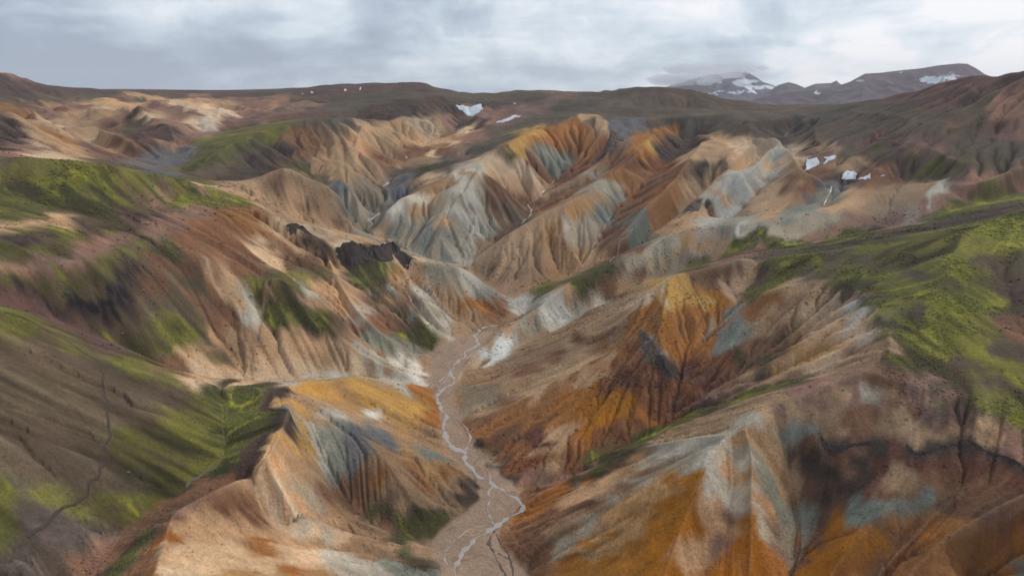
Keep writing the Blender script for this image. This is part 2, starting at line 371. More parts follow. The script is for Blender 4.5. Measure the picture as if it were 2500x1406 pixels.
# ------------------------------------------------------------------ ground colours: what each patch of ground is made of
# code: (colour as sRGB 0-255, plant cover 0..1, roughness of surface 0..1)
SOIL = {
 'C': ((200, 173, 144), 0, .2), 'c': ((184, 150, 118), 0, .2), 'T': ((160, 132, 104), 0, .3), 't': ((144, 117, 92), 0, .3),
 'B': ((120,88,68), 0, .4), 'b': ((104,78,62), 0.05, .4), 'D': ((70, 57, 52), 0.1, .5), 'd': ((62,52,48), 0.1, .6),
 'O': ((156, 104, 58), 0, .35), 'o': ((138, 98, 64), 0, .4), 'R': ((118, 78, 54), 0, .6), 'r': ((98, 66, 54), 0, .7),
 'Y': ((184, 144, 84), 0, .3), 'y': ((162, 128, 90), 0, .3), 'A': ((158, 104, 40), 0, .2), 'a': ((150, 102, 48), 0, .2),
 'W': ((210, 207, 198), 0, .2), 'w': ((182, 175, 162), 0, .2), 'G': ((156, 146, 130), 0, .3), 'g': ((134, 122, 104), 0, .3),
 'K': ((128, 130, 120), 0, .2), 'k': ((112, 118, 110), 0, .2), 'S': ((98, 98, 100), 0, .3), 's': ((122, 122, 116), 0, .3),
 'M': ((94, 92, 48), .75, .3), 'N': ((105, 102, 50), .9, .2), 'n': ((115, 112, 50), 1, .2), 'Q': ((60, 61, 40), .8, .3), 'q': ((76, 78, 42), .9, .25),
 'V': ((96, 84, 68), .38, .3), 'v': ((88, 78, 70), .25, .35), 'E': ((80, 71, 66), .3, .3), 'P': ((138,108,94), .05, .2), 'p': ((120,96,86), .15, .3),
 'U': ((98,74,70), .1, .4), 'u': ((84,68,66), .3, .4), 'H': ((86, 77, 64), .35, .4), 'h': ((84, 78, 68), .3, .3), 'X': ((40, 36, 38), 0, .9),
 'e': ((124, 88, 66), 0, .2),
 'L': ((150,122,96), 0, .6),
}
PATCHES = '''
V 100,850 200,900 100,950 0,900 30,1000 150,1050 60,1120 220,1150 0,1060 130,980 300,1010 -100,900 -150,1100
H 280,920 350,980 420,960 80,1180 300,1170 180,1120 -60,800
M 60,785 180,845 330,905 420,940 480,980 360,1060 450,1060 500,1030 430,1130 310,1110 380,1190 300,1240 360,1240 150,1210 50,1190 20,1290 500,1100 230,1230
N 520,1120 470,1150 330,1262 430,1180
E 100,1300 200,1310 60,1370 180,1370 260,1300 200,1270 130,1250 30,1400 -100,1400
q 600,975 640,985 600,1020 650,1010 630,1050 590,1080 385,1295>330,1350 290,1390>240,1420
Q 560,955 570,990 560,1040 570,1120 540,930 640,945 550,1150 300,1370
D 705,960>660,1075>625,1128 600,1145
B 560,1170>480,1215>400,1245 330,1290>250,1370 420,1270>370,1400 480,1190>350,1275 230,1406
P 300,1310>240,1390 430,1250>460,1230
c 480,1265 560,1280 640,1300 450,1290 520,1290 700,1310 770,1330 600,1180 640,1150
C 460,1340 560,1340 650,1370 520,1390 420,1400 720,1360 770,1350
y 700,1400 600,1400 760,1390
O 720,1370 650,1315 430,1310 400,1390
w 850,1370 820,1360 900,1390
K 960,1385 1010,1400 1040,1406
L 900,1345 980,1350 1040,1345 850,1320 780,1300
B 590,1220 570,1240 620,1240 
C 680,1230 720,1255 650,1190 770,1285 830,1300
w 740,1270 800,1295 690,1210
c 660,1110 690,1100 680,1150 720,1180 760,1230 700,1060 800,1260
t 850,1275 800,1220 900,1290 850,1250 930,1300
G 740,1190 780,1220 720,1020
Y 715,1040 750,1060 700,1080 740,1000 
w 770,1060 790,1100 800,1010 830,1010 
T 730,980 760,990 790,1030 745,1120
K 800,1080 820,1120 815,1160 830,1050
S 860,1060 870,1110 850,1160
b 840,1200 870,1170 900,1230 860,1220
t 910,1140 940,1200
o 920,1180
t 930,1100 960,1150 980,1200 990,1240 
y 990,1100 1040,1140 1060,1180
o 1000,1130 1080,1160 1020,1180
t 1080,1210 1110,1200 1050,1230 1090,1240
d 1130,1190 1140,1220 1155,1180 1110,1225
S 940,1060 960,1070 920,1050 
k 1030,1090>1060,1105 930,1040
q 1030,1275 1000,1280 1050,1290 1060,1270
Q 950,1265 900,1265 990,1318 1000,1360
B 860,1240 800,1180 940,1290
Y 740,945 780,945 820,960 870,945 900,960 950,960 980,980 930,990 1000,1000 1030,990 
y 880,1000 830,975 960,1010 1000,1040 850,950
O 1050,970 1060,1000 1070,1020 1020,950 
W 905,998
t 1040,1060 1060,1050 1000,1070 1020,1080
T 750,965 800,985 850,1000 900,1030 940,1040
w 715,935 990,940
c 850,850 820,870 760,830 720,850 650,850 620,880 660,800 700,800 
C 700,880 740,890 800,880 680,840 640,900 850,900 860,870 
T 900,880 800,840 760,870 600,860 900,910 960,900 900,850
t 1000,905 950,870 830,800 860,830
w 910,900 950,915 980,920 1000,900 890,860 930,870 820,915 770,918 850,918
W 980,890>1030,925 1000,870>1045,900 780,922
k 1010,875
K 920,800 960,830 1000,850 1030,862 940,820 980,850
w 900,770 880,755
s 1000,770 960,710
C 700,910 
q 1040,820 1055,840 1030,800 1050,835
Q 1010,790 1000,810
b 980,760 1000,720 1030,750 970,790
G 1050,760 1070,780 1100,820 1060,740 1090,800
w 1065,790 1050,710 1070,750 1110,830 1100,790
T 1080,700 1100,740 1120,790 1060,690 1140,800 1150,770 1130,740 
G 1070,660 1110,700 1090,670
s 1105,680 1100,660 1060,700
K 1190,700 1170,710
w 1130,660 1140,690 1160,700
O 1140,760 1190,760 1170,740
B 1210,740 1230,760 1200,770
C 1060,640 1010,640 980,630
c 1000,650 1010,680 1040,670
t 960,770 940,760 1000,700 960,730 980,690
y 985,660 970,670
w 950,700
T 1140,820 1120,860 1090,840
c 830,700 860,740 800,690 820,740 850,690 830,660 880,700
P 870,690 900,730 880,760
B 900,790 930,770 960,800 870,780 840,780
Q 920,650 900,640 880,660 920,700 930,730
q 940,660 950,640 930,680 900,690 960,650 910,670
M 930,700 960,760 920,620
q 690,770 720,770 690,790 760,775 800,790 700,750 680,750 770,770
Q 740,760 830,800 700,720 725,720
w 740,700 750,710 635,740 615,760 640,720 620,720 630,770
G 620,740 600,700 640,700
T 700,720 660,710 740,740 770,740
N 670,690 690,700 720,710 700,690
M 640,680 660,690 760,660 780,680 800,660 690,670
c 510,660 540,680 560,700 530,670 590,720 580,690
C 500,650 550,690 600,730
e 480,640 520,640 500,690
c 520,820 480,880 530,900 560,910 500,920 470,880
C 580,930 520,930 540,915 600,925 500,900
t 560,870 590,820 600,850 520,850
B 560,760 555,800
b 540,800 525,745
M 540,890 560,880
e 500,570 450,580 540,600 600,600 550,560 480,600
o 600,560 600,520
o 560,530 640,540 480,560 650,570
B 640,600 680,620 600,640 700,600 500,610 620,660
T 660,560 700,570 720,600 680,540 740,600
C 670,540 620,590>700,650 690,560
b 760,620 720,640 780,650 740,650 800,640 
D 780,600 740,580
P 400,520 450,530 330,560 500,515 250,600 150,630 50,650 200,615 380,545 
p 100,640 300,585 430,560
M 350,600 320,630 250,650 170,670 100,680 40,690 360,590 380,600
Q 210,660 300,640 400,600
X 250,700 300,700 200,720 320,670 280,730 230,740 180,730 150,720
d 100,720 60,710 150,750 220,770 300,760 350,720 330,690 20,700
b 380,640 400,680 370,720 430,650 400,620 480,650
H 440,700 450,750 400,760 460,680 420,740
Q 330,800 280,820 340,840 400,830 260,790 450,800 380,790
M 420,820 450,850 400,870 480,830 440,780 300,800 470,790
q 370,830 400,850 430,870 320,820 440,860 
B 430,900 460,900 410,890
U 100,755 180,790 50,730 240,830 
M 0,600 100,580 180,560 260,540 350,520 420,500 300,560 100,600 480,490 30,620 150,590 
N 500,480 540,490 560,495 580,490 60,560 150,555 450,490 
n 530,485 590,492 480,500
D 240,550>400,520 20,590>120,575
c 150,530 100,540 50,550 160,545 20,555
P 420,485 380,495 300,540 
N 50,420 150,410 250,420 350,430 200,440 100,440 300,450 30,400 200,400 280,460 400,450
M 100,470 200,480 280,490 350,470 250,440 430,470 500,470 60,480 180,470 320,500 
Q 170,490 200,510 300,420 150,500 130,460 380,440 470,450 50,470 290,480 260,500 220,470
q 50,500 100,510 40,530 400,470 450,440 80,520
V 10,388 250,395
c 500,455 560,470 600,480 640,500 560,460
T 680,520 720,530 700,510 760,550 800,580 650,515
C 780,560 730,540 830,590 
Q 620,440>590,430
P 100,370 60,360 80,340 130,370 50,380
D 10,330 30,310 20,350 0,370
c 120,340 150,360 180,380 90,330 110,350
C 90,350 130,380 
o 60,290 100,320 150,350 40,280
T 60,310 130,300 200,310 
P 130,275 200,280 100,280 250,290 180,320 210,300
T 180,290 200,300 260,280
C 190,310 230,270
c 300,260 330,260 280,250 250,260 380,250 400,240 340,235 
T 240,310 260,330 200,330 220,340 240,350 300,370
b 270,350 280,310 320,370 330,380 300,340
S 380,395 400,408 430,388
U 240,370 370,350 330,380 350,330
P 420,350 450,340 470,325 300,300 440,370 500,330
C 150,315 210,345 480,300
D 350,310 380,330 400,340 350,340 330,290 420,320
h 350,300 340,320
C 360,280 480,260 500,270 440,255
P 420,290 400,280 450,300 470,290 430,270 390,300
C 540,270 520,280 550,285 500,290 530,295
w 545,280 520,300
S 430,410 390,420 460,370 450,390
N 560,330 600,320 550,350 500,390 620,330 650,320
M 480,400 520,370 600,340 640,340 560,370 500,350 450,415 700,300 680,310 560,390 640,330
Q 530,360 520,400 600,360 470,420 620,350
V 580,380 540,420 500,430 640,350
D 620,400 600,420 660,390 680,350 700,380 650,420 720,360 580,440 620,440
B 700,330 740,330 720,350 760,320 790,350 740,370 770,340
p 560,300 620,290 680,280 740,270 600,280 650,300
U 700,290 640,300 760,280 800,280 580,310
P 580,270 620,270 650,265 700,265 600,260
h 800,290 850,290 760,300 820,295 880,240 800,260 850,270 920,250 740,250 980,230 1000,240
D 950,265 980,260 930,280 900,270 1000,255 870,280 1020,270
d 940,270 990,265 960,280
U 840,280 760,265 780,255
c 900,310 880,340 870,370 860,360 900,330 870,390
T 850,400 900,400 880,420 920,420 840,440 820,420 860,380 800,380
g 860,460 900,450 920,470 880,440
t 800,410 780,430 760,440 820,350 840,330
T 950,320 940,340 980,310 1020,310 1060,300 960,370 1000,300
c 960,340 990,330 1040,320 1050,350 930,310 1030,340 
C 1040,310 1060,380 1100,350 1130,320 1010,300
B 1000,370 980,380 1080,370 1030,370 950,390 1090,330
t 1060,360 1120,370 1100,330 1130,340 1040,390 1000,400
P 1100,300 1080,290 1180,290 1200,300 1160,280
D 1090,255 1200,255 1120,300 1180,300
h 1100,235 1200,235 1250,235 1150,235 1300,240
p 1300,265 1350,240 1250,270 1260,285
u 1060,225 1000,205 900,215 1040,205 1010,220 850,222 750,225
h 1400,260 1320,290 1380,280 1280,310 1450,250 1500,240
v 1430,270 1500,270 1550,280 1600,300 1480,290 1550,260 1450,300
S 1500,310 1520,330 1560,300
P 1160,335>1120,375 1180,330 1100,385
h 1000,420 1050,405 1100,385 1150,370 1220,340 1170,360 1240,325
q 1060,410 1030,415
v 1200,320 1140,360 1080,390 1100,400
T 700,430 690,450 740,450 760,470 800,500 700,480 660,460 640,470 680,490
c 700,440 720,460 760,500 780,530 720,500 700,500 620,470
b 740,480 800,520 680,440 810,520
Q 750,425 780,440
G 860,490 850,480 880,500
S 820,480 830,470
T 820,540 860,550 800,530 780,550 850,570 880,560 770,520
c 830,560 810,570 870,580 800,550
K 870,560 890,570
g 900,510 860,530 880,540 920,500
S 950,470 960,480 940,470 980,450
t 1010,450 1040,440 1060,450 1080,440 1000,460
C 1050,430
T 1100,440 1080,480 1050,500 1020,520 1150,420 
w 1100,460 1060,480 1120,430 1150,440 1180,400 1000,500 1030,490 1140,470
G 1080,500 1000,530 960,540 1130,510 1160,480 1180,450 1100,480 
s 1060,530 1110,520 1090,560 1040,560 1000,560 960,570
K 970,545 1060,520 1120,530 1040,590 1080,620
W 965,535>985,530 960,550 
w 1130,520 1150,540 1110,510
c 1080,540 1085,530 920,570 950,560
G 1120,580 1150,600 1080,590 1100,600 1180,550 1050,600 980,590 1000,570 1190,520
t 1180,580 1170,610 1200,500 1220,520
h 1245,510 1250,525
b 1210,450 1230,480 1250,490 1220,550 1200,570
Y 1260,350 1250,360 1270,370
C 1210,390 1240,400 1260,400 1290,420 1310,440 1220,380
c 1250,430 1280,450 1300,460 1230,420
q 1230,370 1240,380
B 1320,400 1300,380 1340,430 1260,460 1290,490
Y 1290,320 1310,330
O 1340,320 1380,310 1400,320 1360,340 1420,330 1320,340
o 1420,300 1440,320 1460,340 1450,370 1390,340
R 1410,360 1440,390 1430,400 1480,330
K 1350,380 1370,390 1340,370 
k 1360,395 1380,400 1330,360 1390,400
r 1400,410 1350,420 1370,430 1300,400
B 1470,350 1490,330 1500,370 1480,380
c 1430,290 1460,300 1480,320
d 1490,350>1480,370
t 1330,460 1380,460 1420,440 1460,410 
R 1400,470 1440,450 1500,400 1360,480
c 1150,640 1200,610 1250,580 1300,560 1220,640 1350,540 1180,640
T 1400,520 1380,560 1300,600 1250,640 1350,620 1400,480 1280,620 1450,480
y 1320,580 1360,590 1350,570 1430,500
t 1390,620 1380,640 1380,550 1350,660 1400,600
o 1500,430 1540,440
t 1200,680 1250,700 1200,650 1180,660 1300,680 1280,660
w 1135,645 1400,540
G 1450,420 1480,450 1500,460 1440,460 1420,540 1440,560 1420,580
s 1480,520 1400,530 1510,480
k 1555,550 1565,530 1540,570 1550,590
B 1520,520 1540,490 1500,560 1520,600 1580,480 1600,440 1580,520 1560,610
R 1600,400 1640,400 1620,420 1640,440 1560,470 1550,380
O 1570,340 1640,310 1620,320 1570,370
Y 1580,350
o 1650,460 1620,500 1600,540 1640,480 1560,420
h 1650,290 1700,290 1640,300 1720,310 1670,310 1750,310 1800,310
v 1650,330 1700,330 1850,310 1880,320 1800,290 1700,270 1900,290
D 1630,350 1660,360 1640,380 1690,340 1610,370 1720,340
c 1720,360 1750,360 1780,370 1700,380 1760,340 1740,390
C 1820,360 1850,370 1870,390 1900,400 1830,400 1920,390 1790,360
w 1850,420 1820,440 1880,420 1780,460 1760,500 1740,510 1800,440 1720,490 1880,380 1730,540
T 1750,420 1720,440 1700,470 1680,500 1740,400 1690,430
d 1700,410 1720,405 1750,400 1690,500
c 1760,480 1690,540 1720,520 1640,560 1840,480 1870,500 1900,450 1860,460 1920,470 1880,520
t 1800,500 1850,440 1640,550 1600,560 1960,450 1940,480
B 1970,460 1940,440 1990,460
K 1970,510 1990,500 2010,480 1960,520 2020,470
S 2010,460 1980,490
T 1930,380 1930,400 1945,400 2020,360 2050,360
C 1940,370 1950,390 
p 2000,380 2030,370 2050,380 1980,370
b 2040,400 2000,400 2000,340
v 2000,330 2050,330 2100,330 2000,310 2100,290 2150,300 2200,290 2100,350 2050,300 2250,300
h 2050,270 2150,270 2000,280 2200,275 1960,265 2100,265
H 2230,320 2300,290 2380,280 2350,320 2400,260
U 2200,250 2300,230 2400,200 2480,180 2300,250 2450,220 2150,330 2250,350 2200,340 2350,300 2450,300
P 2480,260 2450,280 2490,290 2430,260
u 2150,370 2100,400 2120,360 2180,370 2200,400 2300,350 2250,380 2060,350
D 2170,340 2200,360 2050,430 2080,420 2150,390
p 2220,350 2250,370 2300,400 2260,400 2290,380
B 2100,400 2140,400 2160,410 2120,420
T 2100,390 2060,400
q 2150,370 2130,365 2210,390
n 2270,420 2290,410 2350,410
h 2300,420 2400,350 2420,400 2450,400 2350,370 2380,380
u 2350,420 2400,420 2300,430
w 2300,460 2290,480 2310,470
P 2400,440 2450,440 2500,440 2420,420 2350,480 2380,460 2450,460
T 2200,470 2240,480 2150,490 2100,510 2180,500 2250,460
G 2050,530 2000,530 1960,550 1950,570 2200,520
P 2200,520 2150,540 2250,500 2050,560 2020,580 2100,530 2300,490
c 2050,510 2080,490
G 1900,550 1930,550 1870,545 1780,550 1950,540 1740,560 1980,545
w 1818,556
q 1800,580 1830,590 1860,575 1880,585 1790,600
Q 1850,600 1890,595 1870,570
T 1700,590 1750,570 1720,610 1650,620 1600,640 1750,600 1680,580
G 1660,590 1620,610 1580,620 1640,600 1700,620 1780,570 1550,650
g 1580,660 1620,650 1540,680 1660,640 1600,640
y 1690,600 1700,610
Q 1400,700 1430,700 1450,690 1480,680 1420,715 1500,660 1450,715
q 1410,690 1350,695 1340,700
b 1480,710 1520,690 1500,700 1560,680
c 1390,700 1370,720 1300,780 1250,810 1200,850
w 1350,720 1345,760 1350,780 1370,740 1340,740
W 1240,830 1220,860 1200,880 1260,830 1180,870 1230,860 1345,770
G 1300,790 1320,800 1290,810 1390,740 1410,745 1440,740 1310,760
t 1270,830 1190,890 1140,910
w 1460,740 1290,740 1280,750
C 1130,910 1150,890
T 1130,650 1450,620
Q 1950,600>2100,580>2200,570 2130,590
q 1930,595 2100,570 1990,590 2050,575 2300,525>2500,475
D 2150,575>2300,545>2400,520 2080,590
P 1870,600 1820,625 1870,595
Y 1600,690 1650,680 1640,720 1680,700 1620,710 1700,720 1620,750 1720,740 1680,740
O 1700,760 1720,780 1640,770 1660,800 1740,760 1690,700 1580,740 1760,730
A 1740,740 1640,700 1730,710
c 1770,680 1800,680 1820,660 1830,640 1800,640 1760,700 1780,720 1750,670 1780,650
B 1720,670 1750,660 1680,665 1780,640
M 1820,700 1810,690 1700,650
C 1625,700 1635,730 1560,730
O 1600,760 1570,800 1600,800 1640,820 1670,840 1620,840 1560,760
o 1540,820 1500,850 1580,780 1520,880 1650,860 1680,800
T 1520,740 1480,760 1450,800 1400,840 1550,720 1500,780 1540,700 1580,690
t 1400,800 1350,850 1300,880 1450,850 1500,810 1350,820 1250,900 1420,780 1300,850 1200,920 
g 1200,940 1150,940 1250,880 1180,960 1220,960 1160,980
L 1180,920>1250,880>1330,820 1150,925 1400,790>1440,760
T 1400,870 1350,900 1250,940 1200,990 1300,920
B 1300,900 1250,960 1350,870 1200,1010 1420,830 1170,1020
o 1400,920 1350,960 1300,990 1250,1020 1450,880 1200,1050 1480,830 1340,940
c 1450,860>1300,960 1480,880>1420,940
G 1590,820 1600,850 1620,850 1610,870
d 1620,880 1640,900 1630,910 1650,900 1600,860 1620,920
R 1550,900 1500,900 1480,950 1580,920 1530,860 1450,950 1560,950 1600,960 1640,950 1500,1050
A 1450,980 1440,950 1500,970 1480,1020 1420,1000 1530,980 1500,1010 1460,1040
O 1400,960 1420,1040 1380,1000 1580,1030 1550,1010 1450,1080 1400,1020 1460,900
r 1560,930 1600,930 1700,900 1340,1040 1350,1060 1520,920 1650,960 1590,900 1320,1050 1720,920 1700,880 1740,900
R 1620,1000 1580,1000 1640,1020 1600,1020 1550,1050 1680,960 1700,940 1520,1080 1450,1100 1480,1080 1430,1120
o 1540,1060 1400,1080 1350,1100 1350,1000 1300,1080 1500,1090
R 1300,1110 1260,1130 1400,1100 1250,1080 1400,1140
c 1370,1060 1400,1030 1350,1090 1350,1120
b 1220,1070 1250,1050 1240,1100 1200,1090 1280,1040
X 1170,1070 1190,1060 1165,1080
g 1210,1110 1190,1100
D 1210,1130 1230,1150 1260,1160
P 1300,1170 1350,1165 1380,1150 1450,1130 1320,1180
B 1290,1200 1320,1190 1250,1170 1230,1160
k 1790,745 1790,815
s 1770,760 1765,830 1820,780
T 1760,790 1850,800
K 1830,795 1790,835
o 1860,750 1850,740 1840,760 1900,720
O 1740,830 1720,850 1700,830
T 1900,740 1950,720 2000,700 1920,780 1880,800 1950,700 
c 1980,740 2000,760 1960,780 2050,740 2040,800 2000,800 1980,830 1960,880 2080,780 2100,810
C 1990,760 2020,740 1970,760 2040,870 2000,890 2140,790 2150,770
w 2110,770 2130,800 2080,740
b 1950,720 1900,810 1930,800 1870,830 1900,860 1960,800
y 1940,800 1990,870 1900,900 1960,850 2050,830 2000,850
B 1850,860 1880,840 1820,860 1840,900 1780,930 1800,900
R 1760,880 1780,870 1740,870 1720,860
Q 1860,880 1850,900 1870,870 1800,870
T 1840,940 1900,920 1950,900 1880,930 2000,910 2050,890 1820,920
P 1830,930 1790,960 1750,960 1950,920 2100,850
U 1730,970 1720,990
M 1900,660 1950,650 2000,640 2050,640 1870,700 1900,680 2000,660 1920,640 2080,660 1880,640
H 1850,680 1840,660 1900,620 2100,640 1960,670
H 2030,640 2000,680 2050,620 2080,620 1880,625
N 2100,620 2200,600 2300,600 2400,560 2450,600 2200,560 2350,620 2280,570 2480,540 2400,600 2150,690 2200,700 2100,600 2350,560
M 2150,660 2230,640 2080,680 2120,720 2200,740 2250,660 2300,650 2400,660 2050,650 2180,760 2250,700 2220,780 2450,660 2400,700 2320,700
q 2090,700 2150,740 2200,720
Q 2080,690 2110,700 2130,730 2200,800 2150,860 2250,880 
n 2350,650 2320,750 2350,800 2380,780 2400,850 2280,780 2300,860 2430,880 2330,640 2420,560 2370,860 2350,600
N 2250,830 2300,820 2280,850 2400,780 2350,850 2420,820 2250,860 2350,700 2380,720 2470,900 2300,780 2200,830 2440,740
M 2200,850 2180,870 2300,900 2400,900 2350,920 2280,900 2440,950 2430,900
H 2230,670 2240,770 2180,780
H 2400,640 2480,760 2500,650 2450,700 2440,860 2350,890 2300,890 2500,860
D 2490,740>2440,660
B 2470,780 2480,820
c 2160,850>2050,880
M 2350,980 2400,960 2450,960 2500,960 2420,1000 2320,930 2350,940
N 2450,980 2400,980 2490,990 2380,950 2350,960
V 2450,940 2350,1000 2300,940
n 2500,1010 2470,930
q 1700,1010>1850,955>1950,930 1560,1075>1660,1035
N 1800,970>1900,945
T 1650,1050>1800,1000>1900,970
P 1950,950 2000,940 2050,930 2090,920 1980,980 1900,1000 2100,960 2080,980
T 2020,960 2050,970 2000,1010 1930,1000 2060,940
c 2040,940 2060,960 1880,1010 1870,1000
G 2132,945 2126,975
B 2170,930 2200,960 2150,920 2190,990 2240,1000 2130,1020 2080,1020 2100,1050 
P 2230,950 2280,930 2260,960 2290,950 2300,960
T 2270,1060 2230,1040 2210,1000 2180,960
t 2300,1050 2350,1030 2400,1060 2330,1060 2280,1080 2150,1040 2000,1040 2050,1060 2030,1060
c 2420,1040 2450,1060 2440,1020 2400,1080
P 2480,1080 2460,1050 2500,1120 2450,1100
U 2350,1040 2380,1010 2320,1020
D 1990,1083>2060,1092
D 2245,1105>2320,1085>2420,1105>2500,1140
K 1940,1050 1925,1060 1900,1060
b 1960,1100 2000,1120 2050,1130 2100,1100 1950,1200 2000,1200 1980,1260 2060,1160 2030,1230 
D 1970,1150 2000,1170 2040,1200 2080,1180 1950,1130 2100,1140 2150,1110 1980,1220
r 2200,1110 2150,1140 2120,1200 2260,1130 2300,1130 2350,1150 2070,1110
t 2220,1150 2200,1180 2230,1180
B 2180,1210 2300,1160 2280,1200 2400,1180 2350,1200 2450,1160 2240,1210
r 2400,1130 2450,1150 2380,1160 2500,1180
k 2150,1240 2130,1250 2100,1230 2290,1220 2200,1250 2270,1240
K 2220,1240 2110,1260 2180,1230
b 2350,1240 2400,1230 2450,1220 2400,1260
B 2170,1300 2200,1310
b 2150,1290
A 2100,1320 2080,1350 2050,1280 2040,1310 2150,1330 2020,1370 2000,1400 1990,1340
O 2080,1300 2120,1310 2100,1370 2200,1280 2050,1400
o 2250,1300 2300,1280 2350,1290 2200,1370 2300,1350 2250,1340 2350,1400 2400,1360 2350,1340 2260,1400
B 2400,1300 2450,1270 2480,1250 2000,1320 1970,1350 2150,1400
O 2300,1320 2420,1380 2480,1350 2400,1330
o 2310,1330 2200,1390
s 2470,1385
w 1620,1090 1700,1070 1760,1065 1650,1090 1740,1080 1680,1090
G 1600,1120 1700,1130 1560,1180 1480,1230 1420,1290 1360,1340 1640,1140
c 1550,1110 1500,1140 1440,1170 1460,1200 1400,1200
t 1400,1260 1350,1300 1480,1290 1450,1250 1520,1210 1560,1150 
B 1300,1290 1280,1320 1340,1260 1420,1230 1370,1240 1320,1370 1250,1330
O 1320,1220 1380,1180 1440,1155 1280,1240 1350,1190
a 1500,1300 1450,1330 1550,1250 1400,1380 1600,1230 1480,1380 1550,1330 1650,1170 1540,1380
A 1700,1160 1690,1200 1640,1220 1600,1280 1660,1280 1620,1330 1600,1400 1680,1240 1650,1380 1700,1290
y 1560,1270>1440,1350 1640,1180>1500,1280
w 1740,1120 1750,1160 1770,1190 1720,1110 1730,1200 1740,1150
c 1720,1210 1760,1240 1770,1280 1740,1240 1720,1330 1720,1370 1690,1360
w 1815,1200 1820,1180 1850,1240 1800,1230 1870,1290 1880,1330 1820,1230
P 1790,1260 1780,1310 1760,1340 1890,1280 1900,1340
c 1800,1160 1810,1140 1850,1220 1800,1280 1780,1150 1870,1230
A 1850,1300 1860,1350 1800,1390 1850,1390 1820,1330 1760,1400 1830,1270
O 1840,1260 1790,1360 1880,1380 1740,1390 1820,1380
T 1850,1040 1880,1070 1800,1060 1830,1060 1870,1040 1830,1140 1900,1040
w 1810,1030 1850,1020 1840,1110 1825,1120 
K 1860,1120 1880,1160 1890,1200 1900,1230 1840,1100 1850,1130 1870,1150 1915,1280 1930,1260
k 1890,1180 1860,1140
T 1880,1110 1900,1140 1910,1180 
G 1920,1300 1930,1340 1900,1290 1920,1320
q 1465,1100 1440,1130 1500,1090 1480,1115 1450,1120
Q 1540,1100 1430,1150 1460,1140 1500,1110
q 1560,1075 1580,1070
b 1500,1130 1420,1140
u 0,196 60,206 150,222 250,228 350,228 450,226 120,215 -100,180 550,234 30,215
h 50,238 150,242 250,242 350,243 0,240 620,234 420,236
P 600,244 650,248 20,186 500,238
P 420,262 640,262 720,262 380,262 100,262 200,262
c 480,252
b 50,262 150,275 350,275 450,285 300,250
T 560,262 680,258 600,270 760,262 150,262
P 640,275 700,252
L 1080,1400 1100,1300 1200,1400 1150,1300 1100,1180 1100,1100 1110,1050 1080,960 1100,900 1080,880 1130,860 1200,1200 1260,1200 1150,1060 1140,1140 1240,1180 1180,1250 1230,1250 1180,1350 1120,1360 1060,880 1080,860 1180,810 1250,780 1090,1010 1130,1100 1170,1180 1070,920 1110,990 
'''
def to_grid(P):
    P = np.asarray(P); r = np.hypot(P[:, 0], P[:, 1])
    return (np.arctan2(P[:, 0], P[:, 1]) - TH0) / DT, (np.log(r) - P0) / DP
def bil(A, a, b):
    a = np.clip(a, 0, NT - 1.001); b = np.clip(b, 0, NR - 1.001)
    ai = a.astype(int); bi = b.astype(int); fa = a - ai; fb = b - bi
    return (A[bi, ai] * (1 - fa) + A[bi, ai + 1] * fa) * (1 - fb) + (A[bi + 1, ai] * (1 - fa) + A[bi + 1, ai + 1] * fa) * fb
def strike(H, u, v):
    """where a sight line first meets the ground: a world point"""
    x, y, z = sight(u, v); az = math.atan2(x, y); tn = z / math.hypot(x, y)
    a = (az - TH0) / DT; a0 = int(np.clip(a, 0, NT - 2)); f = min(max(a - a0, 0), 1)
    col = H[:, a0] * (1 - f) + H[:, a0 + 1] * f
    g = col - tn * RR[:, a0]
    k = np.nonzero(g >= 0)[0]
    if len(k) == 0: return None
    k = k[0]
    if k == 0: return None
    t = g[k - 1] / (g[k - 1] - g[k]); r = math.exp(RO[k - 1] + (RO[k] - RO[k - 1]) * t)
    return (r * math.sin(az), r * math.cos(az), r * tn)
def feature(P):
    P = np.asarray(P, np.float32); r = np.hypot(P[..., 0], P[..., 1])
    return np.stack([np.arctan2(P[..., 0], P[..., 1]), 0.42 * np.log(r), P[..., 2] / r], -1)
# ------------------------------------------------------------------ final relief
H = blur(H0, 1)
# flat gravel bed of the river
def inside(poly, a, b):
    c = np.zeros(a.shape, bool); n = len(poly)
    for i in range(n):
        x1, y1 = poly[i]; x2, y2 = poly[(i + 1) % n]
        if y1 == y2: continue
        c ^= ((y1 > b) != (y2 > b)) & (a < (x2 - x1) * (b - y1) / (y2 - y1) + x1)
    return c
AA, BB = np.meshgrid(np.arange(NT, dtype=np.float32), np.arange(NR, dtype=np.float32))
wb = np.stack(to_grid(WL['west_bank']), 1); eb = np.stack(to_grid(WL['east_bank']), 1)
low = [(eb[0][0] + 30, eb[0][1] - 120), (wb[0][0] - 30, wb[0][1] - 120)]
bedpoly = [tuple(p) for p in wb[::-1]] + low[::-1] + [tuple(p) for p in eb]
wa = AA + 2.2 * G3; wb_ = BB + 1.2 * G3
BED = inside(bedpoly, wa, wb_)
bedf = np.clip(blur(BED.astype(np.float32), 3), 0, 1)
nb = 1 - np.clip(blur(BED.astype(np.float32), 7) * 2.2, 0, 1)

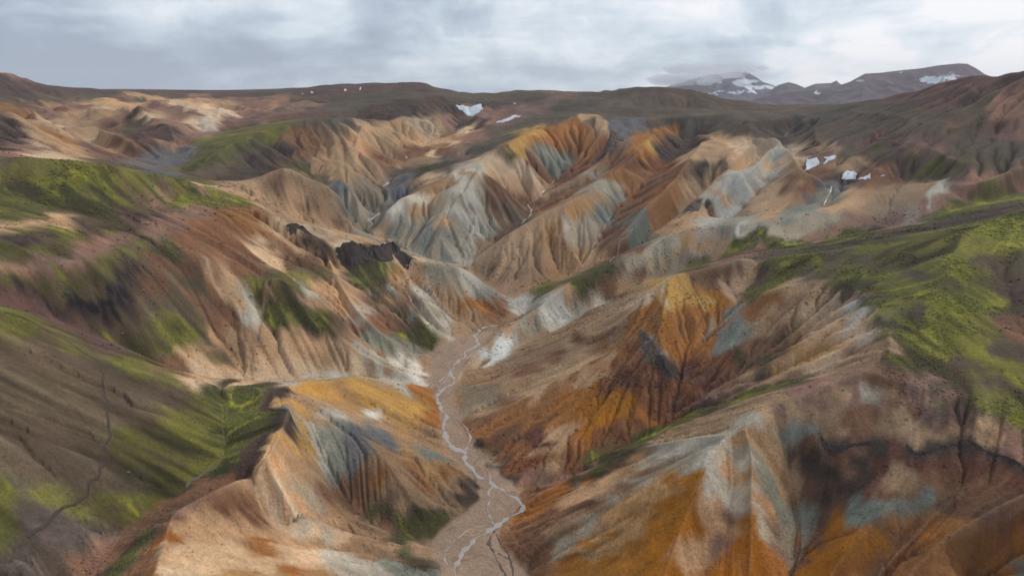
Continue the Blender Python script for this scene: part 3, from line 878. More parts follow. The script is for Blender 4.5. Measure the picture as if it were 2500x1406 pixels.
Q = np.array([(float(p.split(',')[0]), float(p.split(',')[1])) for p in ()])
pts, cols, covs, rgh = [], [], [], []
for line in PATCHES.strip().splitlines():
    code, rest = line.split(None, 1); (c, cv, ro_) = SOIL[code]
    for tok in rest.split():
        ends = [tuple(map(float, e.split(','))) for e in tok.split('>')]
        if len(ends) == 1: samp = ends
        else:
            samp = []
            for (u0, v0), (u1, v1) in zip(ends[:-1], ends[1:]):
                n = max(2, int(math.hypot(u1 - u0, v1 - v0) / 18))
                samp += [(u0 + (u1 - u0) * t, v0 + (v1 - v0) * t) for t in np.linspace(0, 1, n)]
        for u, v in samp:
            p = strike(H, u, v)
            if p is None or code == 'L' and False: continue
            pts.append(p); cols.append([((q / 255 + .055) / 1.055)**2.4 for q in c]); covs.append(cv); rgh.append(ro_)
PF = feature(pts); PV = np.concatenate([np.array(cols), np.array(covs)[:, None], np.array(rgh)[:, None]], 1).astype(np.float32)
hr, hc = NR // 2, NT // 2
Hh = resize(H, hr, hc); Xh = resize(XX, hr, hc); Yh = resize(YY, hr, hc)
F = feature(np.stack([Xh, Yh, Hh], -1)).reshape(-1, 3).astype(np.float32)
out = np.empty((len(F), 5), np.float32)
pn = (PF**2).sum(1)[None].astype(np.float32); PFt = PF.T.astype(np.float32)
for s in range(0, len(F), 20000):
    f = F[s:s + 20000]
    d2 = np.maximum((f**2).sum(1)[:, None] + pn - 2 * f @ PFt, 0) + 3e-5
    w_ = 1 / (d2 * d2 * d2)
    out[s:s + 20000] = (w_ @ PV) / w_.sum(1)[:, None]
out = out.reshape(hr, hc, 5)
# full resolution look-up, bent by the fall-line noise so that the colours run down the slopes
wsc = 0.011 / DT
iso1 = fbm(XX, YY, 30, 301, 5, .68) * fade(14); iso2 = fbm(XX, YY, 30, 311, 5, .68) * fade(14)
isf1 = fbm(XX, YY, 120, 321, 4, .6); isf2 = fbm(XX, YY, 120, 331, 4, .6)
a_ = (AA + wsc * (0.35 * G1 + 0.5 * G2 * fade(9) + 0.35 * G3 * fade(4) + 0.75 * iso1 + .4 * isf1)) / 2
b_ = (BB + 0.013 / DP * (0.9 * iso2 + 0.5 * isf2 + 0.25 * G2)) / 2
a_ = np.clip(a_, 0, hc - 1.001); b_ = np.clip(b_, 0, hr - 1.001); ai = a_.astype(int); bi = b_.astype(int); fa = (a_ - ai)[..., None]; fb = (b_ - bi)[..., None]
SC = (out[bi, ai] * (1 - fa) + out[bi, ai + 1] * fa) * (1 - fb) + (out[bi + 1, ai] * (1 - fa) + out[bi + 1, ai + 1] * fa) * fb
# earth creeps downhill: smear the patches along the fall line
SC = SC.astype(np.float32); base = SC.reshape(-1, 5); acc = base.copy(); ws = 1.0
dtf = DTn.ravel(); dpf = DPn.ravel(); stepm = (0.010 * RR).ravel()
for sgn in (-1, 1):
    a = AA.ravel().copy(); b = BB.ravel().copy()
    for k in range(2):
        q = np.clip(b + .5, 0, NR - 1).astype(np.int32) * NT + np.clip(a + .5, 0, NT - 1).astype(np.int32)
        a += dtf[q] * np.float32(sgn * 0.0028 / DT); b += dpf[q] * np.float32(sgn * 0.0028 / DP)
        q = np.clip(b + .5, 0, NR - 1).astype(np.int32) * NT + np.clip(a + .5, 0, NT - 1).astype(np.int32)
        w_ = 1 - (k + 1) / 8; acc += base[q] * np.float32(w_); ws += w_
SC = (acc / ws).reshape(SC.shape)
for c_ in range(4): SC[..., c_] = np.clip(SC[..., c_] + 0.55 * (SC[..., c_] - blur(SC[..., c_], 8)), SC[..., c_] * .55, SC[..., c_] * 1.6)
COVER = SC[..., 3]; ROUGH = SC[..., 4]

slope_w = np.clip((SL - 0.10) / 0.45, 0, 1.1); slope_w = blur(slope_w.astype(np.float32), 3)
lm = blur(np.where(raster(NT, NR)[1], 1.0, 0.0).astype(np.float32), 8); lm = np.clip(1 - lm * 4.5, 0.15, 1)
slope_w = slope_w * np.clip(1.75 - 1.0 * SL, 0.12, 1) * lm
bare = 1 - 0.75 * np.clip(COVER, 0, 1)
near = np.clip((RR - 150) / 450, 0.45, 1)
Hd = slope_w * nb * bare * near * (3.2 * (0.8 - np.abs(G1)) + 1.5 * (0.8 - np.abs(G2)) * fade(13) + 0.5 * G3 * fade(5) + 0.16 * G4 * fade(2.2))
Hd += nb * (1 - bare) * (0.5 * G2 * fade(9) + 0.28 * np.abs(G3) * fade(5) * np.clip(SL * 5, 0, 1)) * near
R2 = ROUGH**2 * nb
Hd += R2 * (2.4 * fbm(XX, YY, 22, 31, 3) * fade(15) + 3.2 * (0.5 - np.abs(fbm(XX, YY, 11, 41, 3))) * fade(8)) * near
far = np.clip((RR - 700) / 500, 0, 1)
Hd += far * nb * (4 * fbm(XX, YY, 150, 51, 3) * np.clip(RR / 1500, 0, 1.2) + (5.0 + (5 + 8 * np.clip((-.1 - np.arctan2(XX, YY)) * 6, 0, 1)) * np.clip(1 - 2.5 * COVER, 0, 1)) * (0.5 - np.abs(fbm(XX, YY, 95, 61, 4, .55))) * fade(30)) * np.clip(1.2 - (RR - 1650) / 500, 0.12, 1)
# run-off: let water work on the slopes at half resolution (implicit stream-power erosion), then carry the cut over
def drain(Z, Rg, dt_, dp_):
    n_, m_ = Z.shape; ids = np.arange(n_ * m_).reshape(n_, m_)
    best = np.zeros(Z.shape, np.float32); rec = ids.copy(); dx = np.full(Z.shape, 1.0, np.float32); Hp = np.pad(Z, 1, mode='edge')
    for di in (-1, 0, 1):
        for dj in (-1, 0, 1):
            if di == 0 and dj == 0: continue
            dist = Rg * math.hypot(di * dp_, dj * dt_)
            g = (Z - Hp[1 + di:1 + di + n_, 1 + dj:1 + dj + m_]) / dist
            ok = g > best
            if di == -1: ok[0] = False
            if di == 1: ok[-1] = False
            if dj == -1: ok[:, 0] = False
            if dj == 1: ok[:, -1] = False
            best = np.where(ok, g, best); rec = np.where(ok, ids + di * m_ + dj, rec); dx = np.where(ok, dist, dx)
    order = np.argsort(-Z.ravel(), kind='stable').tolist(); rl = rec.ravel().tolist(); acc = (Rg**2 * dt_ * dp_).ravel().tolist()
    for q in order:
        r_ = rl[q]
        if r_ != q: acc[r_] += acc[q]
    return order, rl, np.array(acc, np.float32).reshape(Z.shape), dx
Hd = Hd + slope_w * nb * bare * 0.5 * fbm(XX, YY, 9, 601, 3) * fade(6)
He = resize(H + Hd, hr, hc).astype(np.float32); Rg = resize(RR, hr, hc).astype(np.float32); dt2 = DT * (NT - 1) / (hc - 1); dp2 = DP * (NR - 1) / (hr - 1)
Z0 = He.copy()
pin = resize(blur(np.where(raster(NT, NR)[1], 1.0, 0.0).astype(np.float32), 1), hr, hc); pin = np.clip(1 - pin * 3, 0, 1)
er = np.clip((resize(SL, hr, hc) - .08) / .3, 0, 1) * resize(nb, hr, hc) * np.clip(1 - 1.7 * resize(np.clip(COVER, 0, 1), hr, hc), .10, 1) * pin
for u_, v_, R_ in ((250, 700, 90), (450, 600, 80), (150, 680, 80), (600, 590, 60), (400, 800, 70), (1700, 600, 60), (1850, 590, 60), (2000, 560, 70), (2150, 520, 80), (1500, 680, 50), (1600, 640, 50), (1550, 1250, 45), (1450, 1280, 40), (1750, 1300, 30),
                    (1300, 900, 60), (1450, 800, 60), (2150, 1150, 40), (2050, 1200, 40), (2350, 1250, 50), (2050, 1020, 40), (1850, 400, 55), (1800, 470, 55), (1700, 540, 45), (1900, 480, 45), (1760, 400, 50), (1380, 1350, 40), (1650, 1350, 40)):
    p_ = strike(H, u_, v_)
    if p_: er = er * (1 - (0.82 if R_ not in (55, 45) else .4) * np.exp(-((resize(XX, hr, hc) - p_[0])**2 + (resize(YY, hr, hc) - p_[1])**2) / R_**2))
lim = np.clip(Rg / np.interp(Rg, [400, 900], [100, 58]), 2.5, 24).astype(np.float32)
for it in range(9):
    order, rl, A_c, dx = drain(He, Rg, dt2, dp2)
    Fk = (np.interp(Rg, [400, 900], [0.045, 0.068]) * er * np.sqrt(A_c) / dx).ravel().tolist(); z = He.ravel().tolist()
    for q in reversed(order):
        r_ = rl[q]
        if r_ != q:
            f_ = Fk[q]; z[q] = (z[q] + f_ * z[r_]) / (1 + f_)
    He = np.array(z, np.float32).reshape(hr, hc); He = np.maximum(He, Z0 - lim)
    He = He * .93 + blur(He, 1) * .07
CUT = resize(He - Z0, NR, NT).astype(np.float32); print('CUT', CUT.min(), CUT[(RR > 300) & (RR < 700)].mean(), CUT.mean())
Hd = Hd + CUT
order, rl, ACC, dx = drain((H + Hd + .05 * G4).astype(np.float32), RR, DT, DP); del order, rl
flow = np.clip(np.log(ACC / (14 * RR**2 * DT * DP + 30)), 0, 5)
RILL_SHADE = np.clip(blur(flow, 1) * .55 - .25, 0, 1.2) * np.clip(SL * 3, 0, 1)
H = H + Hd + bedf * 0.10 * fbm(XX, YY, 9, 71, 3)

# ------------------------------------------------------------------ colour of the ground, final
def lin(r, g, b): return np.array([((q / 255 + .055) / 1.055)**2.4 for q in (r, g, b)], np.float32)
col = SC[..., :3].copy()
cv0 = np.clip(COVER, 0, 1)
str1 = (0.55 * G2 * fade(9) + 0.6 * G3 * fade(4) + 0.5 * G4 * fade(2) + 0.35 * G1)
spk = fbm(XX, YY, 7, 701, 4, .78)
col *= np.exp(0.19 * spk * bare * fade(3))[..., None]
col *= np.exp(0.13 * np.clip(str1, -2.5, 2.5) * bare)[..., None]
# warm / cool drift inside one patch
dr = fbm(XX, YY, 70, 81, 3) * 0.6 + 0.5 * G1
col *= np.exp(np.stack([0.06 * dr, 0.0 * dr, -0.07 * dr], -1) * bare[..., None])
mt1 = fbm(XX, YY, 130, 501, 6, .72); mt2 = fbm(XX, YY, 90, 511, 6, .7)
up = np.clip((RR - 350) / 900, 0.25, 1) * np.clip(0.35 + cv0 * 1.2, 0, 1)
col *= np.exp(0.26 * mt1 * up)[..., None]
col *= np.exp(np.stack([0.10 * mt2, -0.02 * mt2, -0.06 * mt2], -1) * up[..., None])
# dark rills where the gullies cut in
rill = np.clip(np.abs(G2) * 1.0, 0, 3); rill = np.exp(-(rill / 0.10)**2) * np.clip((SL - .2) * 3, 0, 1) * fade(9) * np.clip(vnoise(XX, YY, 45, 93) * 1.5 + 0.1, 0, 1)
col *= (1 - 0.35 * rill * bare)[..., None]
col *= (1 - 0.30 * np.clip(RILL_SHADE, 0, 1) * nb * bare)[..., None]  # gully floors along the run-off: their shade is painted into the colour
# convex ribs are mixed towards a paler tint
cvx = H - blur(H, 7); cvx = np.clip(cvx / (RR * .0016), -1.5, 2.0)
rib_pale = np.clip(cvx, 0, 1.6) * .20 * bare * nb; rib_col = col / (col.mean(-1, keepdims=True) + 1e-4) * .30 * .5 + np.array([.17, .145, .12], np.float32)
col = col * (1 - rib_pale[..., None]) + rib_col * rib_pale[..., None]
# moss: bright threads, dark hollows, bare earth between
cv = np.clip(COVER, 0, 1)
mott = fbm(XX, YY, 26, 101, 5, .62); fine = fbm(XX, YY, 5, 111, 3, .6)
strk = 0.5 * G2 + 0.6 * G3
earth = lin(98, 82, 70); dark = lin(58, 56, 36); bright = lin(154, 150, 68)
k1 = np.clip(0.5 - 0.9 * (mott + 0.4 * strk + 0.3 * fine) - 0.1, 0, 1) * cv * (1.15 - cv)[...] * 2.0
k1 = np.clip(k1 * 1.25, 0, .85) * np.clip(1.9 - 1.5 * cv, .3, 1)
col = col * (1 - k1[..., None]) + earth * k1[..., None]
thr = np.exp(-(np.abs(G3 + 0.3 * fine) / 0.22)**2) * np.clip(0.55 * mott + 0.35, 0, 1) * np.clip(cv * 3 - 2.0, 0, 1) * fade(4) * np.clip(SL * 6, 0, 1)
thr += np.exp(-(np.abs(G2 + 0.25 * fine) / 0.12)**2) * np.clip(0.5 * mott + 0.7, 0, 1) * np.clip(cv * 2 - 1.1, 0, 1) * fade(9)
thr = thr * 1.3 + np.clip(flow * .35, 0, 1) * np.clip(.6 + .7 * mott, 0, 1) * np.clip(cv * 3 - 2.0, 0, 1)
thr = np.clip(blur(thr.astype(np.float32), 1) * 1.1, 0, .92)
col = col * (1 - thr[..., None]) + bright * thr[..., None]
dk = np.clip(-strk * 0.5 - 0.25 + 0.3 * mott, 0, .75) * np.clip(cv * 1.3, 0, 1)
col = col * (1 - dk[..., None]) + dark * dk[..., None]
stripe = 0.5 * G2 * fade(9) + 0.65 * G3 * fade(4) + 0.35 * G1 + .5 * G4 * fade(2)
col *= np.exp((0.30 * np.clip(stripe, -2, 2) + .12 * spk) * np.clip(cv * 1.4, 0, .9))[..., None]
# grazed stripes on the near left slope come from the same fall-line noise
bedc = lin(158, 136, 118) * np.exp(0.10 * fbm(XX, YY, 14, 121, 5, .7))[..., None] * np.exp(-0.25 * np.exp(-(np.abs(fbm(XX, YY, 30, 131, 3)) / .05)**2))[..., None]
col = col * (1 - bedf[..., None]) + bedc * bedf[..., None]
ALB = 1.05
col = col * np.array([1.03, 1.0, .95], np.float32); gr_ = col.mean(-1, keepdims=True); col = gr_ + (col - gr_) * 1.04
col = np.clip(col * ALB, 0.01, 0.85)

# ------------------------------------------------------------------ which hill each piece of ground belongs to
HILLS = [
 ('olive and brown striped hillside crossed by a narrow footpath', 'left_crest left_slope left_slope2'),
 ('cream and ochre ridge with blue-grey streaks falling to the gravel bed beside the green crest', 'edge_ridge yellow_ridge spur_a spur_b spur_c spur_d spur_e'),
 ('broad brown hill with black scree, boulders and a grassy top', 'big_hill_crest moss_mid'),
 ('pale furrowed hill under the black rock outcrop', 'middle_left_crest spur_g spur_h outcrop_crest spur_j'),
 ('bright mossy rounded hill with fine yellow-green rills', 'moss_back'),
 ('purple-brown hill with a mottled green flank running down to the slate hollow', 'ridge_d'),
 ('row of small tan cones between two thin streams', 'ridge_e ridge_f'),
 ('grey and cream pyramid ridge with a green band behind it', 'pale_ridge pale_spur pale_spur2 green_band'),
 ('distant basin of pale pink and cream badland cones', 'basin_ridge_a basin_ridge_b basin_ridge_c basin_ridge_d basin_ridge_e basin_ridge_f basin_ridge_g'),
 ('wide tan and rust mountainside striped with pale chutes under a dark plateau', 'north_ridge ridge_l ridge_n ridge_p ridge_q cream_edge plateau_r'),
 ('orange and teal amphitheatre wall at the head of the gorge', 'amph_rim rock_ridge'),
 ('long low spur with a chalk white flank along a dry side channel', 'white_spur'),
 ('steep orange and rust hill with brown rocks on its face', 'orange_crest orange_spur'),
 ('moss covered dome with bright green veins above tan slopes', 'tan_edge tan_spur moss_hill_crest moss_hill_body green_crest'),
 ('bright orange cone with grey and lilac streaks at the river bend', 'orange_foot foot_spur foot_spur2'),
 ('dark brown bowl with a broken rock ledge and teal stains', 'bowl_rim bowl_spur bowl_ridge bowl_ridge2'),
 ('large purple-brown moorland hill rising above the snow patches', 'right_hill_a right_hill_b right_mid right_skyline'),
 ('long flat-topped plateau on the skyline', 'skyline_left rim_left dark_band bowl_top hill_front mound_line'),
]
st = 4
Hc_ = blur(H0, 3)[::st, ::st]; a0 = AA[::st, ::st].copy(); b0 = BB[::st, ::st].copy()
for k in range(90):
    ai = np.clip(a0 + .5, 0, NT - 1).astype(int); bi = np.clip(b0 + .5, 0, NR - 1).astype(int)
    a0 = a0 + DTn[bi, ai] * 2.0 * 0.5; b0 = b0 + DPn[bi, ai] * 2.0 * 0.5
hp, hid = [], []
for i, (lab, names) in enumerate(HILLS):
    for nme in names.split():
        g = np.stack(to_grid(WL[nme]), 1); hp.append(g); hid += [i] * len(g)
hp = np.concatenate(hp).astype(np.float32); hid = np.array(hid)
A_ = np.stack([a0.ravel(), b0.ravel() * DP / DT * 1.0], 1).astype(np.float32); B_ = np.stack([hp[:, 0], hp[:, 1] * DP / DT], 1).astype(np.float32)
lab = np.empty(len(A_), np.int32)
for s in range(0, len(A_), 8000):
    f = A_[s:s + 8000]; lab[s:s + 8000] = hid[((f**2).sum(1)[:, None] + (B_**2).sum(1)[None] - 2 * f @ B_.T).argmin(1)]
lab = lab.reshape(a0.shape)
LAB = lab[np.minimum(np.arange(NR - 1) // st, lab.shape[0] - 1)][:, np.minimum(np.arange(NT - 1) // st, lab.shape[1] - 1)]
LAB = np.where(BED[:-1, :-1], 99, LAB)

# ------------------------------------------------------------------ materials
def new_mat(name):
    m = bpy.data.materials.new(name); m.use_nodes = True; nt = m.node_tree
    b = nt.nodes['Principled BSDF']; return m, nt, b
def node(nt, t, **k):
    n = nt.nodes.new(t)
    for a, b in k.items(): setattr(n, a, b)
    return n
def noise(nt, scale, detail=4, rough=.6, vec=None):
    n = node(nt, 'ShaderNodeTexNoise'); n.inputs['Scale'].default_value = scale; n.inputs['Detail'].default_value = detail
    n.inputs['Roughness'].default_value = rough
    if vec: nt.links.new(vec, n.inputs['Vector'])
    return n.outputs['Fac']
def mth(nt, op, a, b=None, c=None):
    n = node(nt, 'ShaderNodeMath', operation=op)
    for i, v in enumerate((a, b, c)):
        if v is None: continue
        if isinstance(v, (int, float)): n.inputs[i].default_value = v
        else: nt.links.new(v, n.inputs[i])
    return n.outputs[0]
def mixc(nt, fac, a, b, bt='MIX'):
    n = node(nt, 'ShaderNodeMix', data_type='RGBA', blend_type=bt)
    for s, v in ((0, fac), (6, a), (7, b)):
        if isinstance(v, (int, float)): n.inputs[s].default_value = v
        elif isinstance(v, (tuple, list)): n.inputs[s].default_value = (*v, 1)
        else: nt.links.new(v, n.inputs[s])
    return n.outputs[2]
def ground_material():
    m, nt, b = new_mat('ground')
    at = node(nt, 'ShaderNodeAttribute', attribute_name='soil'); cv = node(nt, 'ShaderNodeAttribute', attribute_name='cover')
    ge = node(nt, 'ShaderNodeNewGeometry')
    P = ge.outputs['Position']
    n1 = noise(nt, .55, 6, .7, P); n2 = noise(nt, 2.6, 3, .7, P); n3 = noise(nt, .06, 5, .6, P)
    f = mth(nt, 'MULTIPLY_ADD', n1, 1.1, 0.45); f = mth(nt, 'MULTIPLY', f, mth(nt, 'MULTIPLY_ADD', n2, 0.7, 0.65))
    f = mth(nt, 'MULTIPLY', f, mth(nt, 'MULTIPLY_ADD', n3, 0.5, 0.75))
    c = node(nt, 'ShaderNodeVectorMath', operation='SCALE'); nt.links.new(at.outputs['Color'], c.inputs[0]); nt.links.new(f, c.inputs['Scale'])
    # plant tufts among the soil
    tf = node(nt, 'ShaderNodeMapRange'); nt.links.new(noise(nt, .9, 5, .75, P), tf.inputs[0]); tf.inputs[1].default_value = .52; tf.inputs[2].default_value = .62
    tuft = mth(nt, 'MULTIPLY', tf.outputs[0], mth(nt, 'MULTIPLY', cv.outputs['Fac'], .45))
    c2 = mixc(nt, tuft, c.outputs[0], (0.045, 0.05, 0.016))
    # scattered stones on bare ground
    vo = node(nt, 'ShaderNodeTexVoronoi'); vo.inputs['Scale'].default_value = .35; nt.links.new(P, vo.inputs['Vector'])
    stn = mth(nt, 'LESS_THAN', vo.outputs['Distance'], .11)
    sp = mth(nt, 'MULTIPLY', stn, mth(nt, 'GREATER_THAN', noise(nt, .03, 3, .6, P), .50))
    c3 = mixc(nt, mth(nt, 'MULTIPLY', sp, .7), c2, (.09, .075, .065))
    nt.links.new(c3, b.inputs['Base Color']); b.inputs['Roughness'].default_value = .95; b.inputs['Specular IOR Level'].default_value = .15
    bp = node(nt, 'ShaderNodeBump'); bp.inputs['Strength'].default_value = .9; bp.inputs['Distance'].default_value = 1.1
    hh = mth(nt, 'ADD', mth(nt, 'MULTIPLY', noise(nt, .35, 7, .65, P), 1.6), mth(nt, 'MULTIPLY', n2, .25))
    nt.links.new(hh, bp.inputs['Height']); nt.links.new(bp.outputs[0], b.inputs['Normal'])
    return m
M_ground = ground_material()
def plain_mat(name, c, rough=.9, var=.35, scale=.5, bump=.3, spec=.2):
    m, nt, b = new_mat(name); ge = node(nt, 'ShaderNodeNewGeometry'); P = ge.outputs['Position']
    f = mth(nt, 'MULTIPLY_ADD', noise(nt, scale, 6, .7, P), 2 * var, 1 - var)
    v = node(nt, 'ShaderNodeVectorMath', operation='SCALE'); v.inputs[0].default_value = tuple(c); nt.links.new(f, v.inputs['Scale'])
    nt.links.new(v.outputs[0], b.inputs['Base Color']); b.inputs['Roughness'].default_value = rough; b.inputs['Specular IOR Level'].default_value = spec
    bp = node(nt, 'ShaderNodeBump'); bp.inputs['Strength'].default_value = bump; bp.inputs['Distance'].default_value = 1.0
    nt.links.new(noise(nt, scale * 2, 6, .7, P), bp.inputs['Height']); nt.links.new(bp.outputs[0], b.inputs['Normal'])
    return m
def L3(r, g, b): return tuple(float(x) for x in lin(r, g, b))
M_rock = plain_mat('black_rock', L3(74, 66, 62), .95, .75, .30, 1.0)
M_rock_brown = plain_mat('brown_rock', L3(108, 92, 84), .9, .5, .4, .9)
M_boulder = plain_mat('boulder_stone', L3(118, 112, 108), .9, .35, 1.0, .6)
M_snow = plain_mat('old_snow', (.64, .66, .70), .8, .28, .10, .5)
M_water = plain_mat('silty_water', L3(168, 157, 150), .35, .25, .6, .15, .5)
M_brook = plain_mat('brook_stones', L3(100, 90, 82), .6, .5, 1.5, .5)
M_path = plain_mat('trodden_earth', L3(78, 68, 60), .95, .3, 1.2, .3)

# ------------------------------------------------------------------ terrain meshes
ZZ = (H + CAM_H).astype(np.float32)
GTf, GPf = grads(H)
# normals from the whole sheet, so that neighbouring hills shade without a seam
sn, cs = np.sin(TH)[None], np.cos(TH)[None]
nx = -(GPf * sn + GTf * cs); ny = -(GPf * cs - GTf * sn); nz = np.ones_like(nx)
ln = np.sqrt(nx**2 + ny**2 + 1); NRM = np.stack([nx / ln, ny / ln, nz / ln], -1).reshape(-1, 3)
VV = np.stack([XX, YY, ZZ], -1).reshape(-1, 3).astype(np.float32)
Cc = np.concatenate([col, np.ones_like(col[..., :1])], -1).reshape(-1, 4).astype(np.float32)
cvf = (cv * (1 - bedf)).ravel().astype(np.float32)
jj = np.arange(NR - 1)[:, None] * NT + np.arange(NT - 1)[None]
QF = np.stack([jj, jj + 1, jj + NT + 1, jj + NT], -1)
def sheet(name, mask):
    F = QF[mask].reshape(-1, 4); used = np.unique(F); remap = np.full(NT * NR, -1, np.int64); remap[used] = np.arange(len(used))
    F = remap[F].astype(np.int32)
    me = bpy.data.meshes.new(name)
    me.vertices.add(len(used)); me.vertices.foreach_set('co', VV[used].ravel())
    me.loops.add(F.size); me.loops.foreach_set('vertex_index', F.ravel())
    me.polygons.add(len(F)); me.polygons.foreach_set('loop_start', np.arange(0, F.size, 4, dtype=np.int32))
    me.update(calc_edges=True); me.shade_smooth()
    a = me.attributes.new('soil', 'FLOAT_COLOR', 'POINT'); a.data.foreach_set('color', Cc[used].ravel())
    a = me.attributes.new('cover', 'FLOAT', 'POINT'); a.data.foreach_set('value', cvf[used])
    me.normals_split_custom_set_from_vertices(NRM[used].astype(np.float32))
    me.materials.append(M_ground)
    o = bpy.data.objects.new(name, me); COL.objects.link(o); return o
for i, (label, _) in enumerate(HILLS):
    mk = LAB == i
    if mk.sum() > 10: props(sheet('hill', mk), label, 'hill', kind='structure')
props(sheet('riverbed', LAB == 99), 'flat pinkish gravel bed winding between the coloured hills', 'riverbed', kind='structure')

# ------------------------------------------------------------------ streams and the path: ribbons laid on the ground
def ground_z(x, y):
    a, b = to_grid(np.stack([x, y], -1)); return bil(H, a, b)
def ribbon(name, px, w0, w1, mat, lift, label, cat, wob=0.5, kind='structure', seed=0, bumpy=1.0):
    P = []
    for u, v in px:
        p = strike(H, u, v)
        if p is not None: P.append(p)
    # drop points that land on another slope
    keep = [P[0]]
    for p in P[1:]:
        if math.dist(p[:2], keep[-1][:2]) < 0.35 * math.hypot(*keep[-1][:2]): keep.append(p)
    P = catmull(keep, 10)
    d = np.r_[0, np.cumsum(np.hypot(*np.diff(P[:, :2], axis=0).T))]
    stp = max(0.5, 0.0016 * np.hypot(P[:, 0], P[:, 1]).mean()); n = max(4, int(d[-1] / stp)); s = np.linspace(0, d[-1], n)
    x = np.interp(s, d, P[:, 0]); y = np.interp(s, d, P[:, 1])
    r_ = np.random.default_rng(seed)
    k = np.convolve(r_.normal(size=n + 40), np.hanning(17) / 4, 'same')[20:20 + n]
    tx = np.gradient(x); ty = np.gradient(y); tl = np.hypot(tx, ty) + 1e-6; tx /= tl; ty /= tl
    x = x - ty * k * wob * w0; y = y + tx * k * wob * w0
    wv = (w0 + (w1 - w0) * s / d[-1]) * (1 + bumpy * np.convolve(r_.normal(size=n + 40), np.hanning(11) / 4, 'same')[20:20 + n]); wv = np.maximum(wv, .25 * w0) / 2
    m_ = 7; V = []; t = np.linspace(-1, 1, m_)
    gx = x[:, None] - ty[:, None] * wv[:, None] * t[None]; gy = y[:, None] + tx[:, None] * wv[:, None] * t[None]
    gz = ground_z(gx.ravel(), gy.ravel()).reshape(gx.shape)
    rr = np.hypot(gx, gy)
    gz = np.maximum(gz, gz.mean(1, keepdims=True)) + lift * (1 - 0.8 * np.abs(t)[None]**4) * (rr / 300 if kind == 'structure' else 1) + CAM_H
    V = np.stack([gx, gy, gz], -1).reshape(-1, 3)
    F = [(i * m_ + j, i * m_ + j + 1, (i + 1) * m_ + j + 1, (i + 1) * m_ + j) for i in range(n - 1) for j in range(m_ - 1)]
    me = bpy.data.meshes.new(name); me.from_pydata(V.tolist(), [], F); me.shade_smooth(); me.materials.append(mat)
    o = bpy.data.objects.new(name, me); COL.objects.link(o); return props(o, label, cat, kind=kind)
def pp(s): return [tuple(map(float, q.split(','))) for q in s.split()]
ribbon('river', pp('1105,1450 1110,1400 1115,1370 1140,1335 1175,1305 1205,1290 1235,1268 1268,1247 1274,1235 1260,1220 1240,1205 1215,1190 1195,1175 1165,1160 1145,1140 1130,1125 1132,1105 1110,1096 1094,1085 1086,1060 1083,1040 1088,1022 1083,1010 1070,985 1070,965 1080,953 1100,940 1108,930 1101,915 1105,900 1114,889 1135,870 1140,858 1152,850 1168,840 1160,825 1166,812 1185,800 1212,793'), 2.8, 2.2, M_water, .16, 'pale silty main channel of the braided river', 'river', seed=1)
ribbon('river', pp('1283,768 1265,753 1246,745 1249,735 1240,727 1224,721'), 2.6, 2.2, M_water, .2, 'hooked pale bend of the river behind the striped grey hill', 'river', seed=2)
